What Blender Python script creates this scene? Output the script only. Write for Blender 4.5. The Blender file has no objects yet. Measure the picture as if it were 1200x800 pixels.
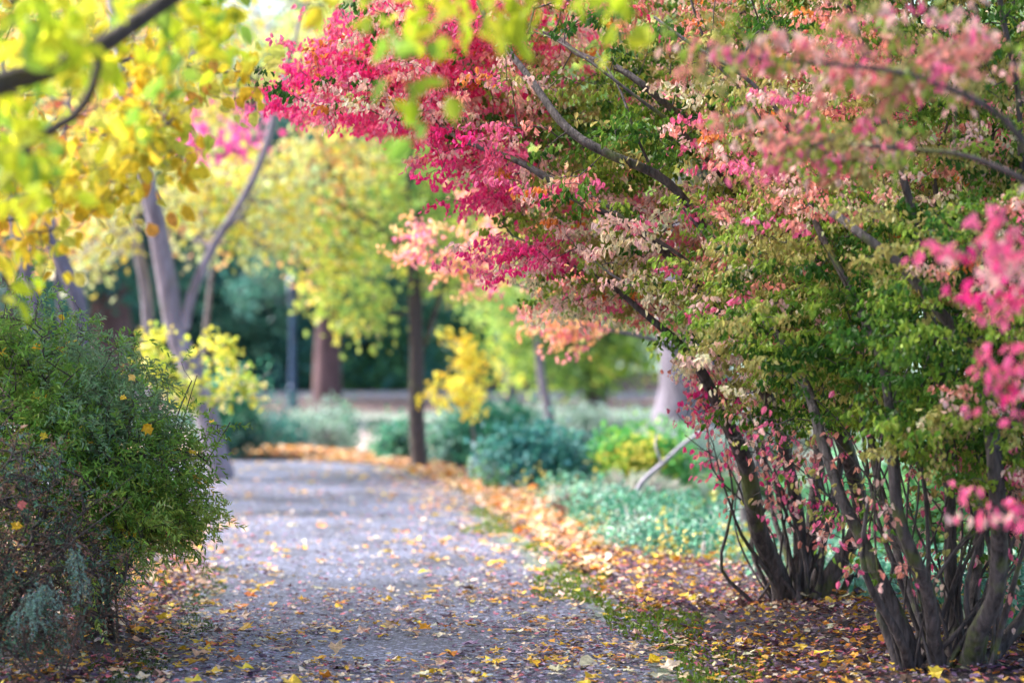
import bpy, math
import numpy as np
from mathutils import Vector

# ------------------------------------------------------------------ camera, sky, sun, exposure
S = bpy.context.scene
COL = S.collection
FPX, HOR, CH = 2833.0, 420.0, 1.5           # focal length in photo pixels, horizon row, camera height

cam_d = bpy.data.cameras.new("camera")
cam = bpy.data.objects.new("camera", cam_d); COL.objects.link(cam)
cam.location = (0, 0, CH); cam.rotation_euler = (math.radians(90), 0, 0)
cam_d.sensor_width = 36.0; cam_d.lens = FPX / 1200 * 36
cam_d.shift_y = 20 / 1200
cam_d.clip_start = 0.05; cam_d.clip_end = 3000
cam_d.dof.use_dof = True; cam_d.dof.focus_distance = 12.4; cam_d.dof.aperture_fstop = 1.35
S.camera = cam

SUN_EL, SUN_AZ = math.radians(44), math.radians(-68)   # azimuth from +Y toward +X (sun behind the trees, to the left)
w = bpy.data.worlds.new("World"); S.world = w; w.use_nodes = True
nt = w.node_tree; bg = nt.nodes['Background']
sky = nt.nodes.new('ShaderNodeTexSky'); sky.sky_type = 'NISHITA'; sky.sun_disc = False
sky.sun_elevation = SUN_EL; sky.sun_rotation = SUN_AZ
sky.air_density = 1.0; sky.dust_density = 2.5; sky.ozone_density = 1.0
nt.links.new(sky.outputs[0], bg.inputs[0]); bg.inputs[1].default_value = 0.115

sd = bpy.data.lights.new("sun", 'SUN'); so = bpy.data.objects.new("sun", sd); COL.objects.link(so)
sd.energy = 4.2; sd.angle = math.radians(28); sd.color = (1.0, 0.95, 0.89)
sdir = Vector((math.sin(SUN_AZ) * math.cos(SUN_EL), math.cos(SUN_AZ) * math.cos(SUN_EL), math.sin(SUN_EL)))
so.rotation_euler = (-sdir).to_track_quat('-Z', 'Y').to_euler()
so.location = (0, 0, 30)

S.view_settings.view_transform = 'Standard'; S.view_settings.look = 'None'
S.view_settings.exposure = 2.05; S.view_settings.gamma = 1.0; S.view_settings.use_curve_mapping = False
S.render.engine = 'CYCLES'
S.cycles.use_denoising = True
S.cycles.max_bounces = 7; S.cycles.diffuse_bounces = 4; S.cycles.glossy_bounces = 2; S.cycles.transmission_bounces = 4
S.cycles.sample_clamp_indirect = 6

R = np.random.default_rng(11)

# ------------------------------------------------------------------ helpers
def P(px, py, Y):
    """a point seen at photo pixel px, py and standing Y metres away"""
    return np.array([(px - 600) / FPX * Y, Y, CH + (HOR - py) / FPX * Y])

def sn(p, scale, seed=0):
    """smooth noise, about -1..1"""
    r = np.random.default_rng(1000 + seed)
    p = np.atleast_2d(p); out = np.zeros(len(p))
    for k in range(6):
        f = r.normal(0, 1, p.shape[1]); f *= (0.7 + 0.6 * r.random()) * 2.4 / scale / np.linalg.norm(f)
        out += np.sin(p @ f + r.random() * 6.28)
    return out / 2.4

def tag(o, label=None, cat=None, group=None, kind=None):
    if label: o['label'] = label
    if cat: o['category'] = cat
    if group: o['group'] = group
    if kind: o['kind'] = kind
    return o

def empty(name, loc, label, cat, group=None):
    o = bpy.data.objects.new(name, None); COL.objects.link(o); o.location = tuple(loc); o.empty_display_size = 0.1
    return tag(o, label, cat, group)

class MB:
    """collects vertices, faces and one colour per vertex; links them as one mesh"""
    def __init__(s): s.v, s.f3, s.f4, s.c, s.n = [], [], [], [], 0
    def add(s, v, f, c):
        v = np.asarray(v, float).reshape(-1, 3); f = np.asarray(f)
        if len(f): (s.f3 if f.shape[1] == 3 else s.f4).append(f + s.n)
        c = np.asarray(c, float)
        if c.ndim == 1: c = np.tile(c, (len(v), 1))
        s.v.append(v); s.c.append(c); s.n += len(v)
    def build(s, name, mat, parent=None, smooth=False, origin=None):
        v = np.concatenate(s.v); c = np.concatenate(s.c)
        org = np.zeros(3)
        if parent is not None: org = np.array(parent.location); 
        elif origin is not None: org = np.array(origin)
        v = v - org
        f3 = np.concatenate(s.f3) if s.f3 else np.zeros((0, 3), int)
        f4 = np.concatenate(s.f4) if s.f4 else np.zeros((0, 4), int)
        m = bpy.data.meshes.new(name)
        m.vertices.add(len(v)); m.vertices.foreach_set('co', v.ravel())
        loops = np.concatenate([f3.ravel(), f4.ravel()]).astype(np.int32)
        m.loops.add(len(loops)); m.loops.foreach_set('vertex_index', loops)
        m.polygons.add(len(f3) + len(f4))
        st = np.concatenate([np.arange(len(f3)) * 3, len(f3) * 3 + np.arange(len(f4)) * 4]).astype(np.int32)
        m.polygons.foreach_set('loop_start', st)
        m.polygons.foreach_set('use_smooth', np.full(len(st), smooth))
        a = m.attributes.new('Col', 'FLOAT_COLOR', 'POINT')
        a.data.foreach_set('color', np.concatenate([c, np.ones((len(c), 1))], 1).ravel().astype(np.float32))
        m.update(calc_edges=True); m.validate()
        m.materials.append(mat)
        o = bpy.data.objects.new(name, m); COL.objects.link(o)
        if parent is not None: o.parent = parent
        elif origin is not None: o.location = tuple(org)
        return o

def leaf_shape(wr=0.5, fold=0.16, droop=0.12):
    v = np.array([[0, 0, 0], [.30, .42 * wr, fold * wr], [.70, .36 * wr, fold * wr - droop * .5], [1, 0, -droop],
                  [.70, -.36 * wr, fold * wr - droop * .5], [.30, -.42 * wr, fold * wr]])
    return v, np.array([[0, 1, 2, 3], [0, 3, 4, 5]])
def maple_shape(seed=0):
    r = np.random.default_rng(seed)
    ang = np.radians([180, 150, 118, 95, 68, 38, 14, 0, -14, -38, -68, -95, -118, -150])
    rad = np.array([.20, .34, .26, .48, .36, .54, .40, .62, .40, .54, .36, .48, .26, .34])
    rad = rad * r.uniform(.78, 1.12, len(rad))
    v = [[0, 0, 0]] + [[q * math.cos(a) , q * math.sin(a), .55 * q * q * r.uniform(-.4, 1.3) + .05 * r.normal()] for q, a in zip(rad, ang)]
    n = len(ang)
    return np.array(v), np.array([[0, 1 + i, 1 + (i + 1) % n] for i in range(n)])
L_BUSH = leaf_shape(.66, .22, .2)
L_OVAL, L_ROUND, L_NARROW = leaf_shape(.85), leaf_shape(1.25), leaf_shape(.42, .2, .22)
L_MAPLE = [maple_shape(k) for k in range(4)]
L_TILE = (np.array([[0, -.35, 0], [.5, -.5, .05], [1, 0, -.1], [.5, .5, .05]]), np.array([[0, 1, 2, 3]]))

def unit(a):
    a = np.asarray(a, float); return a / np.maximum(np.linalg.norm(a, axis=-1, keepdims=True), 1e-9)

def put_leaves(mb, shape, pos, axis, nrm, size, col):
    T, F = shape; N = len(pos)
    if not N: return
    a = unit(axis); b = unit(np.cross(nrm, a)); n = np.cross(a, b)
    size = np.broadcast_to(size, (N,))[:, None, None]
    v = pos[:, None] + size * (T[None, :, :1] * a[:, None] + T[None, :, 1:2] * b[:, None] + T[None, :, 2:3] * n[:, None])
    f = (F[None] + (np.arange(N) * len(T))[:, None, None]).reshape(-1, F.shape[1])
    mb.add(v.reshape(-1, 3), f, np.repeat(col, len(T), 0))

def spline(pts, step):
    pts = np.asarray(pts, float)
    if len(pts) == 2: pts = np.array([pts[0], pts.mean(0), pts[1]])
    e = np.vstack([2 * pts[0] - pts[1], pts, 2 * pts[-1] - pts[-2]])
    out = []
    for i in range(1, len(e) - 2):
        p0, p1, p2, p3 = e[i - 1:i + 3]
        k = max(2, int(np.linalg.norm(p2 - p1) / step))
        t = np.linspace(0, 1, k, endpoint=False)[:, None]
        out.append(.5 * ((2 * p1) + (-p0 + p2) * t + (2 * p0 - 5 * p1 + 4 * p2 - p3) * t ** 2 + (-p0 + 3 * p1 - 3 * p2 + p3) * t ** 3))
    return np.vstack(out + [e[-2:-1]])

def tube(mb, path, rad, col, sides=8, rough=0.0, seed=0):
    path = np.asarray(path, float); n = len(path); rad = np.broadcast_to(rad, (n,))
    tn = unit(np.gradient(path, axis=0)); up = np.array([0.31, 0.92, 0.2])
    s = unit(np.cross(tn, up)); u = np.cross(s, tn)
    a = np.arange(sides) / sides * 2 * np.pi
    ring = np.cos(a)[None, :, None] * s[:, None] + np.sin(a)[None, :, None] * u[:, None]
    rr = rad[:, None] * np.ones((1, sides))
    if rough:
        q = np.concatenate([path[:, None] / max(rad.mean() * 5, 1e-3) + 0 * ring, ring * 1.3], 2).reshape(-1, 6)
        rr = rr * (1 + rough * sn(q, 2.2, seed).reshape(n, sides))
    v = path[:, None] + ring * rr[..., None]
    i, j = np.meshgrid(np.arange(n - 1), np.arange(sides), indexing='ij'); j2 = (j + 1) % sides
    f = np.stack([i * sides + j, i * sides + j2, (i + 1) * sides + j2, (i + 1) * sides + j], -1).reshape(-1, 4)
    mb.add(v.reshape(-1, 3), f, col)
    base = mb.n; mb.add(np.array([path[-1] + tn[-1] * rad[-1]]), np.zeros((0, 3), int), col)
    tip = [[base - sides + k, base - sides + (k + 1) % sides, base] for k in range(sides)]
    mb.f3.append(np.array(tip))

class Skeleton:
    """main limbs, then every anchor is joined to the nearest wood by a twig"""
    def __init__(s): s.p, s.par, s.main = [], [], []
    def limb(s, path):
        i0 = len(s.p)
        for k, q in enumerate(path):
            s.p.append(np.array(q)); s.par.append(-1 if k == 0 else i0 + k - 1); s.main.append(True)
    def attach(s, anchors, base, sag=.05, seed=0, far=1.0, arch=.06):
        r = np.random.default_rng(seed)
        P0 = np.array(s.p); M = len(P0)
        cap = M + len(anchors) * 4; buf = np.zeros((cap, 3)); buf[:M] = P0; n = M
        db = np.zeros(cap); db[:M] = np.linalg.norm(P0 - base, axis=1)
        dmin = np.array([np.min(np.linalg.norm(P0 - a, axis=1)) for a in anchors])
        ids = np.zeros(len(anchors), int)
        for k in np.argsort(dmin):
            a = anchors[k]; da = np.linalg.norm(a - base)
            d = np.linalg.norm(buf[:n] - a, axis=1) + .6 * np.maximum(0, db[:n] - da)
            j = int(np.argmin(d)); p = buf[j]; L = np.linalg.norm(a - p)
            m = 3 if L > .5 * far else (2 if L > .15 * far else 1)
            prev = j
            off = r.normal(0, 1, 3) * L * sag + np.array([0, 0, arch * L])
            for q in range(1, m + 1):
                t = q / m; x = p + (a - p) * t + off * math.sin(t * math.pi)
                buf[n] = x; db[n] = np.linalg.norm(x - base); s.p.append(x); s.par.append(prev); s.main.append(False)
                prev = n; n += 1
            ids[k] = prev
        return ids
    def twigs(s, mb, r0, rmax, col, sides=4, p=2.2, limb=None):
        par = np.array(s.par); n = len(par); cnt = np.zeros(n)
        haschild = np.zeros(n, bool); haschild[par[par >= 0]] = True
        cnt[~haschild] = 1
        for i in range(n - 1, -1, -1):
            if par[i] >= 0: cnt[par[i]] += cnt[i]
        rad = np.minimum(r0 * cnt ** (1 / p), rmax)
        pts = np.array(s.p); mask = (par >= 0) & (~np.array(s.main))
        if limb is not None:
            lid = np.zeros(n, int); cur = -1
            for i in range(n):
                if par[i] < 0: cur += 1; lid[i] = cur
                else: lid[i] = lid[par[i]]
            mask &= lid == limb
        idx = np.where(mask)[0]
        if not len(idx): return
        a, b = pts[par[idx]], pts[idx]
        ra = np.where(np.array(s.main)[par[idx]], rad[idx] * 1.15, rad[par[idx]]); rb = rad[idx]
        t = unit(b - a); h = np.where(np.abs(t[:, 2:]) > .9, np.array([[1., 0, 0]]), np.array([[0, 0, 1.]]))
        s1 = unit(np.cross(t, h)); u = np.cross(s1, t)
        an = np.arange(sides) / sides * 2 * np.pi
        ring = np.cos(an)[None, :, None] * s1[:, None] + np.sin(an)[None, :, None] * u[:, None]
        va = a[:, None] + ring * ra[:, None, None]; vb = b[:, None] + ring * rb[:, None, None]
        v = np.concatenate([va, vb], 1); N = len(idx)
        j = np.arange(sides); j2 = (j + 1) % sides
        f = np.stack([j, j2, sides + j2, sides + j], -1)
        mb.add(v.reshape(-1, 3), (f[None] + (np.arange(N) * 2 * sides)[:, None, None]).reshape(-1, 4), col)
    def dirs(s, ids):
        p = np.array(s.p); par = np.array(s.par); return unit(p[ids] - p[np.maximum(par[ids], 0)])

def in_poly(px, py, poly):
    x, y = np.asarray(px), np.asarray(py); ins = np.zeros(x.shape, bool); n = len(poly)
    for i in range(n):
        x1, y1 = poly[i]; x2, y2 = poly[(i + 1) % n]
        c = ((y1 > y) != (y2 > y)) & (x < (x2 - x1) * (y - y1) / ((y2 - y1) + 1e-9) + x1)
        ins ^= c
    return ins

def sample_region(poly, Y0, Y1, n, clump=10, sx=.2, sz=.06, r=R):
    """points in clumps inside a real volume: outline at its distance, with depth"""
    poly = np.array(poly, float); lo, hi = poly.min(0), poly.max(0); out = []
    nc = max(1, n // clump)
    while len(out) < nc:
        q = r.uniform(lo, hi, (nc, 2)); Y = r.uniform(Y0, Y1, nc); ok = in_poly(q[:, 0], q[:, 1], poly)
        for a, y in zip(q[ok], Y[ok]): out.append(P(a[0], a[1], y))
    c = np.array(out[:nc])
    pts = np.repeat(c, clump, 0) + r.normal(0, 1, (nc * clump, 3)) * np.array([sx, sx, sz])
    return pts, np.repeat(np.arange(nc), clump)

def pix(p):
    return 600 + p[:, 0] / p[:, 1] * FPX, HOR - (p[:, 2] - CH) / p[:, 1] * FPX

def jitter(col, n, amt=.18, r=R):
    col = np.asarray(col, float)
    if col.ndim == 1: col = np.tile(col, (n, 1))
    return np.clip(col * r.uniform(1 - amt, 1 + amt, (n, 1)) * r.uniform(1 - amt * .5, 1 + amt * .5, (n, 3)), 0.003, .95)

# ------------------------------------------------------------------ materials
def new_mat(name):
    m = bpy.data.materials.new(name); m.use_nodes = True
    nt = m.node_tree; nt.nodes.clear(); out = nt.nodes.new('ShaderNodeOutputMaterial')
    return m, nt, out
def N(nt, t, **kw):
    n = nt.nodes.new(t)
    for k, v in kw.items():
        if k.startswith('i_'): n.inputs[k[2:].replace('_', ' ')].default_value = v
        else: setattr(n, k, v)
    return n
def ramp(nt, stops):
    n = nt.nodes.new('ShaderNodeValToRGB'); e = n.color_ramp.elements
    while len(e) < len(stops): e.new(0.5)
    for q, (p, c) in zip(e, stops): q.position = p; q.color = tuple(c) + (1,)
    return n

def leaf_mat(name, trans=.4, rough=.45):
    m, nt, out = new_mat(name); L = nt.links.new
    at = N(nt, 'ShaderNodeAttribute', attribute_name='Col')
    tc = N(nt, 'ShaderNodeTexCoord'); no = N(nt, 'ShaderNodeTexNoise', i_Scale=60.0, i_Detail=2.0)
    L(tc.outputs['Object'], no.inputs['Vector'])
    mr = N(nt, 'ShaderNodeMapRange'); mr.inputs[1].default_value = .3; mr.inputs[2].default_value = .7
    mr.inputs[3].default_value = .72; mr.inputs[4].default_value = 1.22
    L(no.outputs[0], mr.inputs[0])
    mx = N(nt, 'ShaderNodeVectorMath', operation='SCALE'); L(at.outputs['Color'], mx.inputs[0]); L(mr.outputs[0], mx.inputs['Scale'])
    pb = N(nt, 'ShaderNodeBsdfPrincipled', i_Roughness=rough); pb.inputs['Specular IOR Level'].default_value = .22
    tr = N(nt, 'ShaderNodeBsdfTranslucent'); mi = N(nt, 'ShaderNodeMixShader', i_Fac=trans)
    L(mx.outputs[0], pb.inputs['Base Color']); L(mx.outputs[0], tr.inputs['Color'])
    L(pb.outputs[0], mi.inputs[1]); L(tr.outputs[0], mi.inputs[2]); L(mi.outputs[0], out.inputs[0])
    return m
M_LEAF = leaf_mat('autumn_leaf', .46)
M_EVER = leaf_mat('evergreen_leaf', .28, .5)
M_DRY = leaf_mat('fallen_leaf', .15, .5)

def bark_mat(name, dark, light, moss=0.0, scale=14):
    m, nt, out = new_mat(name); L = nt.links.new
    at = N(nt, 'ShaderNodeAttribute', attribute_name='Col')
    tc = N(nt, 'ShaderNodeTexCoord'); mp = N(nt, 'ShaderNodeMapping'); mp.inputs['Scale'].default_value = (1, 1, .22)
    L(tc.outputs['Object'], mp.inputs[0])
    n1 = N(nt, 'ShaderNodeTexNoise', i_Scale=float(scale) * 3, i_Detail=6.0, i_Roughness=.65); L(mp.outputs[0], n1.inputs['Vector'])
    n2 = N(nt, 'ShaderNodeTexNoise', i_Scale=5.0, i_Detail=4.0); L(tc.outputs['Object'], n2.inputs['Vector'])
    cr = ramp(nt, [(.3, dark), (.52, tuple(np.array(dark) * .5 + np.array(light) * .5)), (.72, light)])
    L(n1.outputs[0], cr.inputs[0])
    mc = ramp(nt, [(.56, (0, 0, 0)), (.66, (1, 1, 1))]); L(n2.outputs[0], mc.inputs[0])
    mm = N(nt, 'ShaderNodeMath', operation='MULTIPLY'); mm.inputs[1].default_value = moss; L(mc.outputs[0], mm.inputs[0])
    mx = N(nt, 'ShaderNodeMix', data_type='RGBA'); mx.inputs[7].default_value = (.13, .17, .03, 1)
    L(mm.outputs[0], mx.inputs[0]); L(cr.outputs[0], mx.inputs[6])
    m2 = N(nt, 'ShaderNodeMix', data_type='RGBA', blend_type='MULTIPLY'); m2.inputs[0].default_value = 1
    L(mx.outputs[2], m2.inputs[6]); L(at.outputs['Color'], m2.inputs[7])
    pb = N(nt, 'ShaderNodeBsdfPrincipled', i_Roughness=.8); L(m2.outputs[2], pb.inputs['Base Color'])
    bp = N(nt, 'ShaderNodeBump', i_Strength=1.0, i_Distance=.03); L(n1.outputs[0], bp.inputs['Height']); L(bp.outputs[0], pb.inputs['Normal'])
    L(pb.outputs[0], out.inputs[0]); return m
M_BARK = bark_mat('grey_bark', (.07, .055, .06), (.30, .26, .28), .45, 16)
M_BARK_DARK = bark_mat('dark_bark', (.028, .018, .016), (.13, .095, .095), .25, 18)
M_BUSH = bark_mat('burning_bush_bark', (.014, .010, .009), (.20, .16, .165), .7, 11)
M_LILAC = bark_mat('smooth_grey_bark', (.09, .07, .09), (.40, .34, .40), .15, 3)
M_BARK_PALE = bark_mat('pale_bark', (.055, .045, .07), (.25, .22, .29), .0, 2.2)
M_BARK_RED = bark_mat('redwood_bark', (.04, .02, .025), (.26, .14, .15), .0, 1.8)
ONE = np.array([1., 1, 1])

# ------------------------------------------------------------------ setting: ground, path, lawn, road
RE = np.array([[10, 1.15], [11.2, 1.05], [14.2, .80], [18.5, .33], [22.4, -.02], [26, -.4], [30.4, -1.07], [33.2, -1.6], [35.2, -2.6], [36.8, -4.8], [38, -9]])
LE = np.array([[10, -1.95], [11.2, -1.92], [13.7, -1.95], [17.7, -2.3], [21.2, -2.8], [24.5, -3.8], [27, -5.4], [28.6, -9]])
def xr(Y): return np.interp(Y, RE[:, 0], RE[:, 1])
def xl(Y): return np.interp(Y, LE[:, 0], LE[:, 1])
BE = np.array([[8, 3.6], [11.5, 2.75], [12.9, 2.25], [14.4, 1.95], [15.7, 1.55], [18.5, .72], [22.4, .35], [26, 0], [30, -.6], [33, -1.2], [36, -2.2], [38, -5], [39.5, -12]])
def xb(Y): return np.interp(Y, BE[:, 0], BE[:, 1])
def ss(a, b, x): t = np.clip((x - a) / (b - a), 0, 1); return t * t * (3 - 2 * t)

def ground_h(X, Y):
    X = np.asarray(X, float); Y = np.asarray(Y, float)
    q = np.stack([X, Y], -1).reshape(-1, 2)
    away = ss(0.15, 1.2, X - xr(np.minimum(Y, 38)))
    b = X - xb(Y)
    h = away * (.05 + .03 * sn(q, 1.3, 5).reshape(X.shape)) * (b < 3)
    h = h - .45 * ss(.1, 3.5, b) * ss(60, 45, Y) * ss(5, 8, Y)
    far = ss(42, 60, Y)
    h = h + far * .12 * sn(q, 9, 6).reshape(X.shape)
    h = h * ss(101, 99, Y) * np.where((Y > 86), ss(88, 86, Y), 1) + .8 * ss(101, 115, Y) + 3.0 * ss(135, 190, Y) + 6 * ss(190, 320, Y)
    return h

xs = np.concatenate([np.sinh(np.linspace(-5.2, 5.2, 261)) * 1.9])
ys = np.concatenate([[-60, -25, -8, -2, 2, 5], np.linspace(6, 20, 90), 20 * (400 / 20) ** np.linspace(.01, 1, 110)])
XX, YY = np.meshgrid(xs, ys); ZZ = ground_h(XX, YY)
q2 = np.stack([XX, YY], -1).reshape(-1, 2)
soil = np.array([.035, .024, .03]); lawn = np.array([.17, .26, .20]); tan = np.array([.40, .30, .28]); bark = np.array([.05, .028, .03])
dirt = np.array([.20, .16, .18])
n1 = sn(q2, 3.5, 1).reshape(XX.shape); n2 = sn(q2, 9, 2).reshape(XX.shape)
C = np.zeros(XX.shape + (3,)); C[:] = soil
def mixin(C, c, m): return C * (1 - m[..., None]) + c * m[..., None]
b = XX - xb(YY)
C = mixin(C, lawn, ss(.3, 1.0, b + .3 * n1) * ss(7, 9, YY))
C = mixin(C, tan, ss(-.3, .4, n1 + .3) * ss(20, 26, YY) * ss(60, 52, YY) * ss(.0, 1.0, b) * ss(7, 4, XX))
C = mixin(C, tan, ss(38.5, 40, YY) * ss(66, 56, YY) * ss(-9, -6.5, XX) * ss(1.5, -.5, XX))
C = mixin(C, bark, ss(62, 68, YY + 3 * n2))
C = mixin(C, lawn * .7, ss(118, 125, YY + 3 * n2))
g = MB(); ny, nx = XX.shape
ii, jj = np.meshgrid(np.arange(ny - 1), np.arange(nx - 1), indexing='ij')
g.add(np.stack([XX, YY, ZZ], -1).reshape(-1, 3), np.stack([ii * nx + jj, ii * nx + jj + 1, (ii + 1) * nx + jj + 1, (ii + 1) * nx + jj], -1).reshape(-1, 4), C.reshape(-1, 3))
def ground_mat():
    m, nt, out = new_mat('ground_soil'); L = nt.links.new
    at = N(nt, 'ShaderNodeAttribute', attribute_name='Col'); tc = N(nt, 'ShaderNodeTexCoord')
    n1 = N(nt, 'ShaderNodeTexNoise', i_Scale=22.0, i_Detail=8.0, i_Roughness=.7); L(tc.outputs['Object'], n1.inputs['Vector'])
    n2 = N(nt, 'ShaderNodeTexNoise', i_Scale=1.4, i_Detail=4.0); L(tc.outputs['Object'], n2.inputs['Vector'])
    ad = N(nt, 'ShaderNodeMath', operation='ADD'); L(n1.outputs[0], ad.inputs[0]); L(n2.outputs[0], ad.inputs[1])
    mr = N(nt, 'ShaderNodeMapRange'); mr.inputs[1].default_value = .7; mr.inputs[2].default_value = 1.3; mr.inputs[3].default_value = .45; mr.inputs[4].default_value = 1.7
    L(ad.outputs[0], mr.inputs[0])
    sc = N(nt, 'ShaderNodeVectorMath', operation='SCALE'); L(at.outputs['Color'], sc.inputs[0]); L(mr.outputs[0], sc.inputs['Scale'])
    pb = N(nt, 'ShaderNodeBsdfPrincipled', i_Roughness=.85); L(sc.outputs[0], pb.inputs['Base Color'])
    bp = N(nt, 'ShaderNodeBump', i_Strength=.8, i_Distance=.04); L(n1.outputs[0], bp.inputs['Height']); L(bp.outputs[0], pb.inputs['Normal'])
    L(pb.outputs[0], out.inputs[0]); return m
o = g.build('ground', ground_mat(), smooth=True); tag(o, 'dark leaf strewn soil, pale lawn and bark covered beds around the path', None, None, 'structure')

def path_mat():
    m, nt, out = new_mat('worn_asphalt'); L = nt.links.new
    tc = N(nt, 'ShaderNodeTexCoord')
    v = N(nt, 'ShaderNodeTexVoronoi', i_Scale=62.0); L(tc.outputs['Object'], v.inputs['Vector'])
    n0 = N(nt, 'ShaderNodeTexNoise', i_Scale=150.0, i_Detail=3.0); L(tc.outputs['Object'], n0.inputs['Vector'])
    cr = ramp(nt, [(0, (.010, .012, .024)), (.45, (.034, .040, .072)), (.75, (.09, .098, .155)), (1, (.32, .33, .46))])
    sep = N(nt, 'ShaderNodeSeparateColor'); L(v.outputs['Color'], sep.inputs[0]); L(sep.outputs[0], cr.inputs[0])
    n2 = N(nt, 'ShaderNodeTexNoise', i_Scale=1.1, i_Detail=5.0); L(tc.outputs['Object'], n2.inputs['Vector'])
    mr = N(nt, 'ShaderNodeMapRange'); mr.inputs[1].default_value = .3; mr.inputs[2].default_value = .7; mr.inputs[3].default_value = .5; mr.inputs[4].default_value = 1.5
    L(n2.outputs[0], mr.inputs[0])
    sc = N(nt, 'ShaderNodeVectorMath', operation='SCALE'); L(cr.outputs[0], sc.inputs[0]); L(mr.outputs[0], sc.inputs['Scale'])
    at = N(nt, 'ShaderNodeAttribute', attribute_name='Col'); s3 = N(nt, 'ShaderNodeSeparateColor'); L(at.outputs['Color'], s3.inputs[0])
    n3 = N(nt, 'ShaderNodeTexNoise', i_Scale=9.0, i_Detail=6.0, i_Roughness=.7); L(tc.outputs['Object'], n3.inputs['Vector'])
    mm = N(nt, 'ShaderNodeMath', operation='MULTIPLY'); L(s3.outputs[0], mm.inputs[0])
    m3 = ramp(nt, [(.38, (0, 0, 0)), (.55, (1, 1, 1))]); L(n3.outputs[0], m3.inputs[0]); L(m3.outputs[0], mm.inputs[1])
    mx = N(nt, 'ShaderNodeMix', data_type='RGBA'); mx.inputs[7].default_value = (.09, .14, .025, 1)
    L(mm.outputs[0], mx.inputs[0]); L(sc.outputs[0], mx.inputs[6])
    pb = N(nt, 'ShaderNodeBsdfPrincipled', i_Roughness=.55); L(mx.outputs[2], pb.inputs['Base Color'])
    bp = N(nt, 'ShaderNodeBump', i_Strength=.6, i_Distance=.01); L(v.outputs['Distance'], bp.inputs['Height']); L(bp.outputs[0], pb.inputs['Normal'])
    L(pb.outputs[0], out.inputs[0]); return m
pm = MB(); Ys = np.concatenate([np.linspace(-6, 10, 30, endpoint=False), np.linspace(10, 38, 220)]); W = 60
rows = []
for Y in Ys:
    r_ = xr(Y) if Y > 10 else 1.15 + (10 - Y) * .02
    if Y > 30.4: r_ = np.interp(Y, [30.4, 33.2, 35.2, 36.8, 38], [-1.07, -1.6, -2.6, -4.8, -9])
    l_ = xl(Y) if Y < 28.6 else -9 - (Y - 28.6) * 4
    l_ = min(l_, r_ - .5)
    wob = .05 * math.sin(Y * 2.1) + .04 * math.sin(Y * 5.3)
    rows.append(np.stack([np.linspace(l_ + wob, r_ + wob * .8, W), np.full(W, Y), np.full(W, .006)], -1))
rows = np.array(rows); t = np.linspace(0, 1, W)[None, :]; Yg = rows[..., 1]
wd = rows[:, -1:, 0] - rows[:, :1, 0]
dr = (rows[:, -1:, 0] - rows[..., 0]); dl = rows[..., 0] - rows[:, :1, 0]
moss = np.clip(ss(.42, .12, dr) * ss(9, 11, Yg) * ss(31, 20, Yg) + .9 * ss(.35, .1, dl) * ss(18, 13, Yg), 0, 1)
cc = np.stack([moss, moss * 0, moss * 0], -1)
ny, nx = Yg.shape; ii, jj = np.meshgrid(np.arange(ny - 1), np.arange(nx - 1), indexing='ij')
pm.add(rows.reshape(-1, 3), np.stack([ii * nx + jj, ii * nx + jj + 1, (ii + 1) * nx + jj + 1, (ii + 1) * nx + jj], -1).reshape(-1, 4), cc.reshape(-1, 3))
o = pm.build('path', path_mat()); tag(o, 'speckled grey asphalt path curving left, mossy along its edges', None, None, 'structure')

# far road crossing behind the trees
def flat_mat(name, col, rough=.7, sc=3.0):
    m, nt, out = new_mat(name); L = nt.links.new; tc = N(nt, 'ShaderNodeTexCoord')
    n1 = N(nt, 'ShaderNodeTexNoise', i_Scale=sc, i_Detail=6.0); L(tc.outputs['Object'], n1.inputs['Vector'])
    c = np.array(col); cr = ramp(nt, [(.3, tuple(c * .75)), (.7, tuple(c * 1.2))]); L(n1.outputs[0], cr.inputs[0])
    pb = N(nt, 'ShaderNodeBsdfPrincipled', i_Roughness=rough); L(cr.outputs[0], pb.inputs['Base Color']); L(pb.outputs[0], out.inputs[0]); return m
rd = MB(); xx = np.linspace(-90, 90, 91); y0, y1 = 89.5, 98.0
v = np.concatenate([np.stack([xx, np.full(91, y0), xx * 0 + .02], -1), np.stack([xx, np.full(91, y1), xx * 0 + .02], -1)])
k = np.arange(90); rd.add(v, np.stack([k, k + 1, 91 + k + 1, 91 + k], -1), ONE)
kb = MB()
for yy in (y0 - .15, y1 + .15):
    v = np.array([[sx * 90, yy + dy, z] for z in (-.1, .14) for sx in (-1, 1) for dy in (-.15, .15)])
    kb.add(v, np.array([[0, 1, 3, 2], [4, 6, 7, 5], [0, 4, 5, 1], [2, 3, 7, 6], [0, 2, 6, 4], [1, 5, 7, 3]]), ONE)
o = rd.build('road', flat_mat('road_asphalt', (.13, .14, .19))); tag(o, 'distant blue grey road beyond the trees', None, None, 'structure')
o = kb.build('kerb', flat_mat('kerb_concrete', (.35, .35, .38))); tag(o, 'pale kerb stones along the distant road', None, None, 'structure')

# ------------------------------------------------------------------ fallen leaves
PAL = {'cream': (.58, .38, .24), 'orange': (.62, .22, .03), 'yellow': (.78, .50, .05), 'gold': (.66, .37, .05), 'tan': (.58, .38, .24), 'pale': (.70, .58, .42),
       'brown': (.12, .065, .05), 'purple': (.12, .07, .12), 'mauve': (.30, .22, .30), 'pink': (.62, .16, .20), 'grey': (.36, .34, .44)}
def pick(names, wts, n, r=R):
    w_ = np.array(wts, float); w_ /= w_.sum()
    return np.array([PAL[k] for k in names])[r.choice(len(names), n, p=w_)]

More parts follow.
